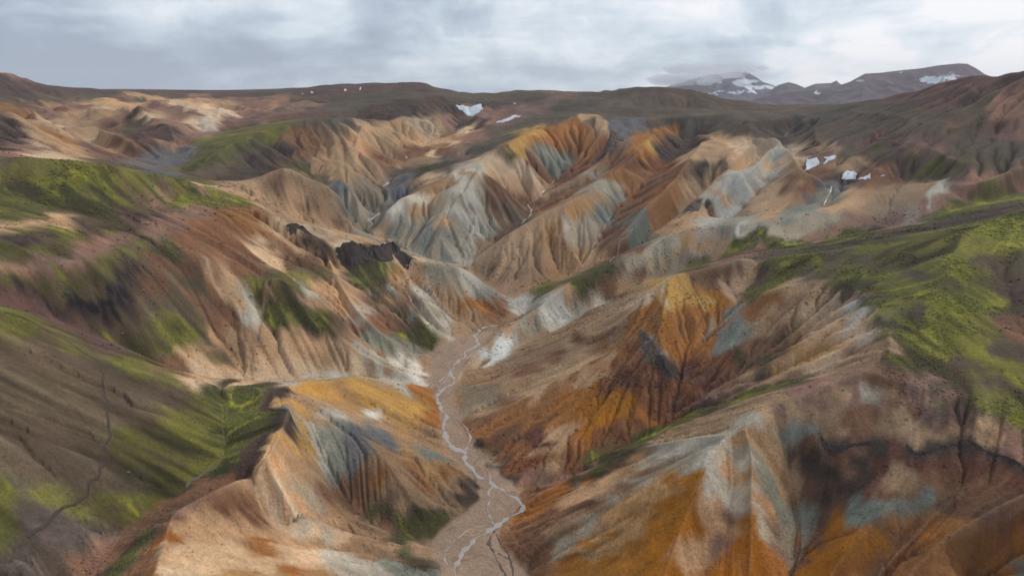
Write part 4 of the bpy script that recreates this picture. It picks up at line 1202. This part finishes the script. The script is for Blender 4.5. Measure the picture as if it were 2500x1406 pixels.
for i, (px, w0, w1, lb) in enumerate([
    ('1207,1288 1195,1258 1187,1236 1195,1216 1190,1202 1200,1190 1196,1176', 1.3, 1.1, 'curved left arm of the braided river at the bend under the orange cone'),
    ('1133,1098 1142,1085 1148,1072 1141,1050 1126,1030 1108,1021 1089,1019', 1.1, .8, 'looping right arm of the braided river beside the ochre ridge'),
    ('1198,1178 1193,1160 1192,1145', 1.4, .7, 'short blind side channel on the gravel bed'),
    ('1203,1295 1195,1330 1213,1362 1232,1400 1240,1430', 1.2, .9, 'thin trickle splitting off the river towards the viewer'),
    ('1212,1305 1228,1335 1246,1362 1254,1400 1262,1430', .9, .8, 'thinnest trickle along the foot of the orange cone'),
    ('1216,1350 1244,1366 1248,1385', .6, .6, 'tiny cross channel joining two trickles'),
    ('1106,905 1080,925 1060,935 1042,935 1052,910', 1.0, .7, 'faint side channel along the foot of the white slope'),
    ('1075,940 1090,925 1098,905 1092,893 1100,880', 1.0, .6, 'faint thread of water along the left of the upper gravel bed'),
    ('1100,1390 1085,1360 1095,1335 1120,1310 1150,1290 1185,1283', .8, .6, 'faint dry braid left of the main channel near the viewer'),
    ('1076,958 1060,943 1045,930', 1.0, .6, 'short channel curving under the yellow ridge'),
    ('1150,605 1158,592 1150,600', 1.2, 1.0, 'small white riffle in the narrow gorge'),
    ('1275,546 1290,532 1296,516 1289,500', 3.2, 2.2, 'white cascade in the dark gorge right of the pyramid ridge'),
    ('1309,488 1325,472 1330,466', 2.0, 1.4, 'short bright reach of stream higher in the gorge'),
    ('1345,450 1353,443', 3.0, 3.0, 'small bright pool at the head of the gorge'),
    ('898,556 912,548 901,539 914,530 925,519', 2.0, 1.6, 'zigzag stream at the foot of the small tan cones'),
    ('935,455 948,445', 2.2, 1.6, 'short glint of stream between tan cones'),
    ('1418,652 1440,626 1450,602 1462,582 1480,548 1490,530', 1.0, .5, 'thin pale stream running down the rust mountainside'),
    ('1488,640 1510,606 1530,578 1545,560', .6, .4, 'hairline stream beside the teal chute'),
    ('2007,513 2013,495 2027,474 2030,456', 1.5, .9, 'steep little stream in the teal ravine below the snow'),
    ('1916,335 1926,320 1945,308 1962,297 1976,287', 3.5, 2.5, 'wide pale streambed entering the ravine from the plateau'),
    ('1926,1398 1944,1366 1953,1345 1975,1330 1999,1306 2015,1285 2050,1246 2080,1222 2112,1190', .6, .3, 'pale stony trickle in the dark brown bowl'),
    ('1622,1030 1640,1005 1652,975 1662,945 1670,915 1674,890', .6, .3, 'thin pinkish trickle down the rust side valley'),
    ('452,1190 475,1172 500,1155 520,1140 538,1120', 1.3, .8, 'grey stony streambed beside the dark green bank'),
    ('536,1090 545,1060 540,1030 536,1000 530,970', .3, .2, 'narrow grey brook under the green bank')]):
    ribbon('stream', pp(px), w0, w1, M_brook if 'streambed' in lb or 'brook' in lb or 'trickle' in lb else M_water, .18, lb, 'stream', seed=10 + i)
ribbon('path', pp('70,1312 100,1287 140,1257 180,1227 215,1193 245,1155 260,1112 268,1060 263,1000 256,950 245,892 210,866 170,838 130,815 80,788 10,762'), 1.3, .7, M_path, .12, 'narrow dark footpath crossing the striped hillside', 'path', wob=.5, seed=40, bumpy=.15)

# ------------------------------------------------------------------ snow patches
def snow(px, label, seed, step=1.5, thick=1.0, mat=None):
    poly = pp(px); us = [p[0] for p in poly]; vs_ = [p[1] for p in poly]
    step = min(step, (max(us) - min(us)) / 9); u = np.arange(min(us) - 3, max(us) + 3, step); v = np.arange(min(vs_) - 3, max(vs_) + 3, step)
    U, Vv = np.meshgrid(u, v)
    na = min(1, (max(us) - min(us)) / 28); nu = U + na * 2.6 * fbm(U, Vv, 11, seed, 3); nv_ = Vv + na * 1.8 * fbm(U, Vv, 9, seed + 5, 3)
    m = inside(poly, nu, nv_); idx = -np.ones(U.shape, int); V = []
    for i in range(U.shape[0]):
        for j in range(U.shape[1]):
            if m[i, j]:
                p = strike(H, U[i, j], Vv[i, j])
                if p is None: continue
                idx[i, j] = len(V); V.append((p[0], p[1], p[2] + CAM_H + thick * .6))
    todo = set(map(tuple, np.argwhere(idx >= 0))); bestc = []
    while todo:
        st_ = [todo.pop()]; comp = []
        while st_:
            c_ = st_.pop(); comp.append(c_)
            for d_ in ((1, 0), (-1, 0), (0, 1), (0, -1)):
                n_ = (c_[0] + d_[0], c_[1] + d_[1])
                if n_ in todo: todo.remove(n_); st_.append(n_)
        if len(comp) > len(bestc): bestc = comp
    keep = np.zeros(idx.shape, bool)
    for c_ in bestc: keep[c_] = True
    idx = np.where(keep, idx, -1); sel = sorted(idx[keep]); mp = {q: i for i, q in enumerate(sel)}
    V = [V[q] for q in sel]; idx = np.vectorize(lambda q: mp.get(q, -1))(idx)
    F = []; rmean = np.mean([math.hypot(p[0], p[1]) for p in V])
    for i in range(U.shape[0] - 1):
        for j in range(U.shape[1] - 1):
            q = (idx[i, j], idx[i + 1, j], idx[i + 1, j + 1], idx[i, j + 1])
            if min(q) >= 0 and max(math.dist(V[q[0]], V[q[2]]), math.dist(V[q[1]], V[q[3]])) < 0.06 * rmean: F.append(q)
    me = bpy.data.meshes.new('snow_patch'); me.from_pydata(V, [], F); me.shade_smooth(); me.materials.append(mat or M_snow)
    o = bpy.data.objects.new('snow_patch', me); COL.objects.link(o)
    sm = o.modifiers.new('solid', 'SOLIDIFY'); sm.thickness = thick; sm.offset = -1
    return props(o, label, 'snow patch', 'old snow patches on the hills')
for i, (px, lb) in enumerate([
    ('1108,256 1135,258 1150,262 1172,253 1183,267 1152,287 1140,284 1126,270', 'large triangular snow patch in the high bowl under the skyline'),
    ('1208,299 1235,289 1256,278 1262,283 1277,283 1250,293 1214,303', 'slanting streak of snow right of the triangular patch'),
    ('1250,254 1262,249 1258,256', 'small snow scrap above the slanting streak'),
    ('1964,421 1969,390 1984,386 1994,383 2001,396 1998,405 1979,413', 'broad snow patch beside the cream cliff edge'),
    ('2008,386 2043,380 2038,390 2020,398 2008,403 2016,392', 'forked snow patch just right of the broad one'),
    ('2056,440 2060,424 2070,414 2094,424 2086,441', 'bright square snow patch below the rusty knoll'),
    ('2091,440 2106,432 2124,425 2127,436 2110,441', 'striped snow patch touching the square one'),
    ('2144,434 2156,428 2168,427 2155,433', 'thin snow sliver at the foot of the rusty knoll'),
    ('736,231 739,227 741,231', 'leftmost of the tiny snow flecks below the plateau rim'),
    ('757,229 760,222 766,228', 'second tiny snow fleck below the plateau rim'),
    ('839,223 841,218 847,219 845,224', 'brightest of the snow flecks below the plateau rim'),
    ('876,221 879,213 883,214 880,221', 'narrow snow fleck near the top of the plateau rim'),
    ('988,384 995,383 994,389', 'tiny snow remnant deep between the tan cones')]):
    snow(px, lb, 200 + i * 11, 1.5 if i in (0, 1, 3, 4, 5, 6, 7) else .9)

# ------------------------------------------------------------------ rock outcrops
def rocks(name, px, hts, width, mat, label, seed, cat='rock outcrop', amp=1.0, n=150, m_=34, back=.6):
    P = [strike(H, *q) for q in pp(px)]; P = [p for p in P if p]
    P = catmull(P, 10); d = np.r_[0, np.cumsum(np.hypot(*np.diff(P[:, :2], axis=0).T))]; s = np.linspace(0, d[-1], n)
    x = np.interp(s, d, P[:, 0]); y = np.interp(s, d, P[:, 1])
    k = np.hanning(9) / np.hanning(9).sum(); tx = np.gradient(x); ty = np.gradient(y); tx = np.convolve(np.pad(tx, 4, 'edge'), k, 'valid'); ty = np.convolve(np.pad(ty, 4, 'edge'), k, 'valid')
    tl = np.hypot(tx, ty); nx_, ny_ = -ty / tl, tx / tl
    flip = np.sign((nx_ * x + ny_ * y).sum()); nx_ *= -flip; ny_ *= -flip            # positive side faces the valley below the viewer
    hh = np.interp(np.linspace(0, 1, n), np.linspace(0, 1, len(hts)), hts)
    t = np.linspace(-back, 1, m_)
    wmod = (0.75 + 0.45 * fbm(s, 0 * s, width * .9, seed + 40, 3, .6))[:, None]
    gx = x[:, None] + nx_[:, None] * width * wmod * t[None]; gy = y[:, None] + ny_[:, None] * width * wmod * t[None]
    base = ground_z(gx.ravel(), gy.ravel()).reshape(gx.shape)
    prof = np.where(t < 0, 1 - (t / -back)**2, np.clip(1 - t, 0, 1)**1.3)[None]
    gx_, gy_ = gx, gy; u_ = s[:, None] + 0 * t[None]; v_ = width * t[None] + 0 * s[:, None]
    rid = 1 - np.abs(fbm(u_, v_, width * 1.1, seed, 5, .5)); cr = fbm(u_, v_ * .35, width * .16, seed + 9, 3, .6)
    h = hh[:, None] * prof * (0.35 + 0.9 * rid) + amp * 0.035 * width * cr * np.clip(prof * 3, 0, 1) * np.minimum(hh[:, None] / (hh.max() * .3), 1)
    e = np.minimum(np.arange(n), np.arange(n)[::-1]) / 6; h = h * np.clip(e, 0, 1)[:, None]
    gz = base + h - 0.6 - 1.5 * np.clip(0.12 - prof, 0, 1) * 8 + CAM_H
    gx_ = gx + 0.05 * width * fbm(u_, v_, width * .2, seed + 20, 2) * (prof > .1); gy_ = gy + 0.05 * width * fbm(u_, v_, width * .2, seed + 30, 2) * (prof > .1)
    V = np.stack([gx_, gy_, gz], -1).reshape(-1, 3)
    F = [(i * m_ + j, i * m_ + j + 1, (i + 1) * m_ + j + 1, (i + 1) * m_ + j) for i in range(n - 1) for j in range(m_ - 1)]
    if flip > 0: pass
    me = bpy.data.meshes.new(name); me.from_pydata(V.tolist(), [], F); me.materials.append(mat)
    o = bpy.data.objects.new(name, me); COL.objects.link(o); return props(o, label, cat)
rocks('rock_outcrop', '818,618 840,618 870,618 905,617 930,618 960,616 985,624 1005,630 1030,640', [2, 10, 14, 10, 6, 7, 11, 9, 5, 2, 1], 18, M_rock, 'black craggy rock outcrop on the crest above the green patch', 301, n=220, m_=44)
rocks('rock_outcrop', '697,556 710,554 730,556 748,566 764,578', [.5, 3, 4, 4, 2, .5], 8, M_rock, 'small dark rock outcrop left of the black crag', 331)
rocks('rock_outcrop', '1478,374 1486,360 1493,350 1500,342', [3, 12, 16, 12, 3], 22, M_rock_brown, 'grey jagged pinnacle above the orange gully', 341)
rocks('rock_outcrop', '1568,800 1582,830 1596,850 1612,862', [.5, 3, 4, 3, .5], 9, M_rock_brown, 'pale brown crags on the orange hill', 351)
rocks('rock_outcrop', '1600,862 1615,882 1628,905 1640,925', [.5, 2.5, 3, 2.5, .5], 9, M_rock, 'dark crags low on the orange hill', 361)
rocks('rock_ledge', '2205,1072 2225,1100 2245,1108 2280,1100 2320,1086 2360,1084 2400,1098 2440,1112 2500,1142 2560,1170', [.4, 1.5, 1.0, 1.3, .8, 1.4, 1.0, 1.6, 1.2, .6], 3, M_rock, 'long dark broken ledge across the brown bowl', 371, 'rock ledge', n=320, m_=14)
rocks('rock_ledge', '1990,1078 2020,1086 2050,1092 2085,1086 2120,1082 2150,1080', [.3, 1.5, 1.8, .8, 1.8, .5], 4, M_rock, 'short dark broken ledge left of the ravine in the brown bowl', 381, 'rock ledge', n=160, m_=12)
rocks('rock_outcrop', '1700,492 1690,505 1680,515', [.5, 3, 4, 1], 12, M_rock_brown, 'dark crag between two pale chutes on the mountainside', 391)

# boulders
def boulder_mesh(seed):
    r_ = np.random.default_rng(seed); import bmesh
    bm = bmesh.new(); bmesh.ops.create_icosphere(bm, subdivisions=2, radius=1.0)
    off = r_.normal(size=(5, 3))
    for vtx in bm.verts:
        c = np.array(vtx.co); k = 1 + 0.16 * sum(math.sin(2.2 * float(c @ o_) + i) for i, o_ in enumerate(off)) * .6
        vtx.co = Vector((c[0] * k, c[1] * k * .8, c[2] * k * .7))
    me = bpy.data.meshes.new('boulder'); bm.to_mesh(me); bm.free(); me.materials.append(M_boulder); return me
bms = [boulder_mesh(s) for s in range(4)]
bspots = '340,606,2.2 362,592,1.2 366,598,1.1 399,588,1.7 404,592,1.3 408,586,1.0 412,596,1.1 396,601,1.0 421,592,.9 421,604,1.0 369,666,1.2 373,672,.8 368,678,.9 330,674,1.1 336,678,.8 326,682,.8 350,710,1.4 354,712,1.2 345,712,1.0 358,708,1.1 337,718,1.0 369,731,1.2 372,705,.8 318,655,.8 319,662,.7 322,706,.8 142,687,.9 151,697,.9 164,716,1.2 313,640,.9 305,628,1.0 298,634,.8 388,652,.7 434,620,.9 436,626,.7 432,618,.8 299,815,1.2 383,604,.7 347,640,.7 363,648,.8'
BL = {0: 'largest pale boulder, just under the grassy rim of the broad brown hill', 1: 'single boulder between the largest one and the topmost cluster', 3: 'biggest boulder of the topmost cluster on the dark scree slope',
      10: 'boulder at the right end of the topmost scatter on the scree', 12: 'biggest boulder of the middle row on the dark scree slope', 18: 'biggest boulder of the lowest cluster on the dark scree slope',
      29: 'boulder lying alone in the blackest scree, furthest left but two', 31: 'boulder at the lower left edge of the black scree', 39: 'boulder low on the mossy foot of the broad brown hill'}
for i, t_ in enumerate(bspots.split()):
    u_, v_, s_ = map(float, t_.split(',')); p = strike(H, u_, v_)
    if not p: continue
    o = bpy.data.objects.new('boulder', bms[i % 4]); COL.objects.link(o)
    o.location = (p[0], p[1], p[2] + CAM_H + s_ * .15); o.scale = (s_ * .8,) * 3; o.rotation_euler = (rng.uniform(-.3, .3), rng.uniform(-.3, .3), rng.uniform(0, 6))
    props(o, BL.get(i, 'small pale grey boulder among others on the dark scree slope'), 'boulder', 'boulders scattered on the dark scree slope')
p = strike(H, 312, 1154)
o = bpy.data.objects.new('boulder', bms[1]); COL.objects.link(o); o.location = (p[0], p[1], p[2] + CAM_H + .2); o.scale = (.9, .9, .7)
props(o, 'lone grey boulder on the striped hillside right of the footpath', 'boulder')

# ------------------------------------------------------------------ loose stones and moss tufts, far too many to count
def scatter(name, N, prob, s0, s1, tint, flat, label, cat, seed):
    r_ = np.random.default_rng(seed)
    vis = (H / RR) >= np.maximum.accumulate(H / RR, axis=0) - .02
    Pm = (prob * vis * (RR < 900) * (np.abs(AA / NT - .5) < .46)).ravel(); Pm = np.clip(Pm, 0, None) * (RR.ravel() ** 1.0)
    c_ = np.cumsum(Pm); q = np.searchsorted(c_, r_.random(N) * c_[-1])
    a = AA.ravel()[q] + r_.uniform(-.5, .5, N); b = BB.ravel()[q] + r_.uniform(-.5, .5, N)
    th_ = TH0 + a * DT; r = np.exp(P0 + b * DP); x = r * np.sin(th_); y = r * np.cos(th_); z = bil(H, a, b) + CAM_H
    sz = s0 * (s1 / s0) ** (r_.random(N) ** 2.2) * np.clip(r / 420, .6, 1.6)
    base = np.array([(1, 0, 0), (0, 1, 0), (-1, 0, 0), (0, -1, 0), (0, 0, 1), (0, 0, -.6)], float)
    fc = np.array([(0, 1, 4), (1, 2, 4), (2, 3, 4), (3, 0, 4), (1, 0, 5), (2, 1, 5), (3, 2, 5), (0, 3, 5)])
    j = r_.uniform(.55, 1.25, (N, 6, 1)); rot = r_.uniform(0, 6.28, N); cr, sr = np.cos(rot), np.sin(rot)
    Vb = base[None] * j * np.array([1, 1, flat]); X_ = Vb[..., 0] * cr[:, None] - Vb[..., 1] * sr[:, None]; Y_ = Vb[..., 0] * sr[:, None] + Vb[..., 1] * cr[:, None]
    V = np.stack([x[:, None] + X_ * sz[:, None], y[:, None] + Y_ * sz[:, None], z[:, None] + Vb[..., 2] * sz[:, None] + sz[:, None] * .1], -1).reshape(-1, 3).astype(np.float32)
    F = (fc[None] + 6 * np.arange(N)[:, None, None]).reshape(-1, 3).astype(np.int32)
    me = bpy.data.meshes.new(name); me.vertices.add(len(V)); me.vertices.foreach_set('co', V.ravel()); me.loops.add(F.size); me.loops.foreach_set('vertex_index', F.ravel())
    me.polygons.add(len(F)); me.polygons.foreach_set('loop_start', np.arange(0, F.size, 3, dtype=np.int32)); me.update(calc_edges=True)
    cc = col.reshape(-1, 3)[q] * tint(r_, N); cc = np.repeat(np.concatenate([cc, np.ones((N, 1))], 1), 6, 0).astype(np.float32)
    at_ = me.attributes.new('soil', 'FLOAT_COLOR', 'POINT'); at_.data.foreach_set('color', cc.ravel())
    m, nt2, b_ = new_mat(name + '_surface'); an = node(nt2, 'ShaderNodeAttribute', attribute_name='soil'); nt2.links.new(an.outputs['Color'], b_.inputs['Base Color']); b_.inputs['Roughness'].default_value = .95
    me.materials.append(m); o = bpy.data.objects.new(name, me); COL.objects.link(o); return props(o, label, cat, kind='stuff')
cl1 = np.clip(fbm(XX, YY, 40, 801, 4, .65) * 1.2 - .2, 0, 2)
scatter('scree', 26000, (cl1 ** 1.5 + .06) * bare * nb * np.clip(SL * 3, .2, 1) * (.35 + 1.6 * ROUGH) * np.clip(1.2 - 2 * COVER, .1, 1), .22, 1.15, lambda r_, n: r_.uniform(.55, 1.15, (n, 1)), .7, 'loose stones strewn over the bare coloured slopes', 'scree', 91)
scatter('moss', 24000, np.clip(fbm(XX, YY, 22, 811, 4, .65) + .2, 0, 2) * np.clip(COVER * 1.4 - .4, 0, 1) * nb, .3, 1.1, lambda r_, n: r_.uniform(.6, 1.5, (n, 1)) * np.array([.95, 1.05, .8]), .38, 'low moss and grass tufts on the green slopes', 'moss', 92)
scatter('gravel', 5000, bedf * 1.0, .12, .42, lambda r_, n: r_.uniform(.6, 1.35, (n, 1)), .5, 'cobbles strewn on the river bed', 'gravel', 93)

# ------------------------------------------------------------------ distant mountains and the plain under them
PLAIN = -175.0
def mountain(px, D, W, base_col, snow_spots, label, seed, amp=1.0):
    S = pp(px)
    az = []; tn = []
    for u, v in S:
        x, y, z = sight(u, v); az.append(math.atan2(x, y)); tn.append(z / math.hypot(x, y))
    o_ = np.argsort(az); az = np.array(az)[o_]; tn = np.array(tn)[o_]
    nt_, nr_ = 420, 150
    ta = np.linspace(az[0], az[-1], nt_); ra = D + np.linspace(-W, W * .8, nr_)
    T, R = np.meshgrid(ta, ra); X = R * np.sin(T); Y = R * np.cos(T)
    crest = np.interp(ta, az, tn)[None] * D
    wig = 0.30 * W * fbm(X[nr_ // 2:nr_ // 2 + 1], Y[nr_ // 2:nr_ // 2 + 1], W * 1.2, seed, 3)
    q = np.clip(1 - np.abs(R - D - wig * 0) / W, 0, 1)
    f = q**0.85
    hgt = crest - PLAIN
    n_ = fbm(X, Y, W * .5, seed + 3, 5, .55)
    rid = np.abs(fbm(X, Y * .5, W * .28, seed + 8, 4, .55))
    Z = PLAIN - 30 + (hgt + 30) * f * (1 + 0 * n_) - amp * W * .10 * rid * (1 - q) * q * 4 * .6 + amp * W * .03 * n_ * (1 - q)
    base = np.array(base_col, np.float32); c = base[None, None] * np.exp(0.22 * n_ - .25 * rid)[..., None]
    tv = Z / R
    for (u, v, su, sv, st_) in snow_spots:
        x, y, z = sight(u, v); a0_ = math.atan2(x, y); t0_ = z / math.hypot(x, y)
        dd = ((T - a0_) / (su / FPX))**2 + ((tv - t0_) / (sv / FPX))**2
        mm = np.clip((1.15 - dd + 1.5 * fbm(X, Y, W * .13, seed + 13, 5, .8) - .35) * 3, 0, 1) * st_ * (R < D + 30)
        c = c * (1 - mm[..., None]) + np.array([.78, .82, .86], np.float32) * mm[..., None]
    V = np.stack([X, Y, Z + CAM_H], -1).reshape(-1, 3).astype(np.float32)
    F = [(i * nt_ + j, i * nt_ + j + 1, (i + 1) * nt_ + j + 1, (i + 1) * nt_ + j) for i in range(nr_ - 1) for j in range(nt_ - 1)]
    me = bpy.data.meshes.new('mountain'); me.from_pydata(V.tolist(), [], F); me.shade_smooth()
    a = me.attributes.new('soil', 'FLOAT_COLOR', 'POINT'); a.data.foreach_set('color', np.concatenate([c, np.ones_like(c[..., :1])], -1).astype(np.float32).ravel())
    m, nt2, b = new_mat('mountain_ground'); at = node(nt2, 'ShaderNodeAttribute', attribute_name='soil'); nt2.links.new(at.outputs['Color'], b.inputs['Base Color']); b.inputs['Roughness'].default_value = 1
    b.inputs['Specular IOR Level'].default_value = .1
    me.materials.append(m); o = bpy.data.objects.new('mountain', me); COL.objects.link(o)
    return props(o, label, 'mountain', kind='structure')
mcol = L3(104, 86, 88)
mountain('1500,262 1560,240 1620,215 1680,196 1730,184 1790,176 1822,176 1845,188 1862,200 1885,208 1905,216 1960,232 2020,250', 11500, 1700, L3(98, 84, 92),
         [(1758, 207, 9, 10, .9), (1808, 203, 22, 9, .6), (1795, 225, 46, 7, .9), (1850, 214, 34, 4, .85), (1830, 199, 14, 4, .6)], 'dark volcano streaked with snow, its top lost in cloud', 401)
mountain('1840,236 1880,222 1900,208 1925,201 1945,206 1965,215 1990,205 2030,203 2042,197 2052,206 2080,212 2110,225', 9500, 900, L3(100, 84, 90), [], 'low pair of pointed grey peaks between the two mountains', 421)
mountain('1790,262 1850,240 1920,226 1990,220 2040,212 2075,200 2112,180 2150,178 2200,172 2250,167 2290,160 2340,155 2362,156 2385,168 2402,180 2450,200 2560,230', 7000, 1100, L3(104, 86, 88),
         [(2270, 196, 34, 7, .9), (2330, 186, 32, 8, .7), (2200, 178, 8, 2.5, .8), (1995, 226, 6, 4, .9), (2100, 198, 8, 2, .6)], 'broad purple-brown mountain with a snow streak under its long summit', 441)
th = np.linspace(0, 2 * math.pi, 181)[:-1]
Vp = [(0, 0, PLAIN - 25 + CAM_H - 60)] + [(13300 * math.cos(t), 13300 * math.sin(t), PLAIN + CAM_H - 20) for t in th]
me = bpy.data.meshes.new('ground'); me.from_pydata(Vp, [], [(0, i + 1, (i + 1) % 180 + 1) for i in range(180)])
me.materials.append(plain_mat('far_ground', L3(96, 84, 80), 1, .4, .002, .1)); o = bpy.data.objects.new('ground', me); COL.objects.link(o)
props(o, 'flat dark plain reaching to the horizon behind the hills', 'ground', kind='structure')

# ------------------------------------------------------------------ air
def box(name, lo, hi):
    v = [(x, y, z) for x in (lo[0], hi[0]) for y in (lo[1], hi[1]) for z in (lo[2], hi[2])]
    f = [(0, 1, 3, 2), (4, 6, 7, 5), (0, 4, 5, 1), (2, 3, 7, 6), (0, 2, 6, 4), (1, 5, 7, 3)]
    me = bpy.data.meshes.new(name); me.from_pydata(v, [], f); o = bpy.data.objects.new(name, me); COL.objects.link(o); return o
HAZE = 3.4e-5
if HAZE:
    hz_o = box('haze', (-13600, -13600, -30), (13600, 13600, 640))
    m = bpy.data.materials.new('haze'); m.use_nodes = True; m.node_tree.nodes.clear()
    on = m.node_tree.nodes.new('ShaderNodeOutputMaterial'); pv = m.node_tree.nodes.new('ShaderNodeVolumePrincipled')
    pv.inputs['Color'].default_value = (.86, .92, 1, 1); pv.inputs['Density'].default_value = HAZE; pv.inputs['Anisotropy'].default_value = 0.2
    m.node_tree.links.new(pv.outputs[0], on.inputs['Volume']); hz_o.data.materials.append(m)
    props(hz_o, 'thin blue-grey air over the whole valley', 'haze', kind='stuff')

def cloud():
    import bmesh
    bm = bmesh.new(); r_ = np.random.default_rng(5)
    for u, v, sx, sz in ((1700, 192, 700, 90), (1745, 182, 800, 80), (1800, 172, 520, 50), (1640, 196, 700, 90), (1760, 165, 900, 80), (1838, 168, 260, 34), (1690, 172, 800, 80)):
        x, y, z = sight(u, v); k = 10600 / math.hypot(x, y)
        M = bmesh.ops.create_icosphere(bm, subdivisions=3, radius=1.0)
        for q in M['verts']:
            c = q.co.copy(); n_ = 1 + .22 * math.sin(3 * c.x + u) * math.cos(2.6 * c.y + v) + .12 * math.sin(7 * c.x + 5 * c.z + u)
            q.co = Vector((x * k + c.x * sx * n_ * .5, y * k + c.y * 500, z * k + CAM_H + c.z * sz * n_))
    me = bpy.data.meshes.new('cloud'); bm.to_mesh(me); bm.free()
    m = bpy.data.materials.new('cloud_vapour'); m.use_nodes = True; m.node_tree.nodes.clear(); nt = m.node_tree
    on = nt.nodes.new('ShaderNodeOutputMaterial'); pv = nt.nodes.new('ShaderNodeVolumePrincipled')
    pv.inputs['Color'].default_value = (.97, .98, 1, 1); pv.inputs['Density'].default_value = 0.0026
    nt.links.new(pv.outputs[0], on.inputs['Volume']); me.materials.append(m)
    o = bpy.data.objects.new('cloud', me); COL.objects.link(o)
    props(o, 'low grey cloud hiding the summit of the snow-streaked volcano', 'cloud', kind='stuff')
cloud()
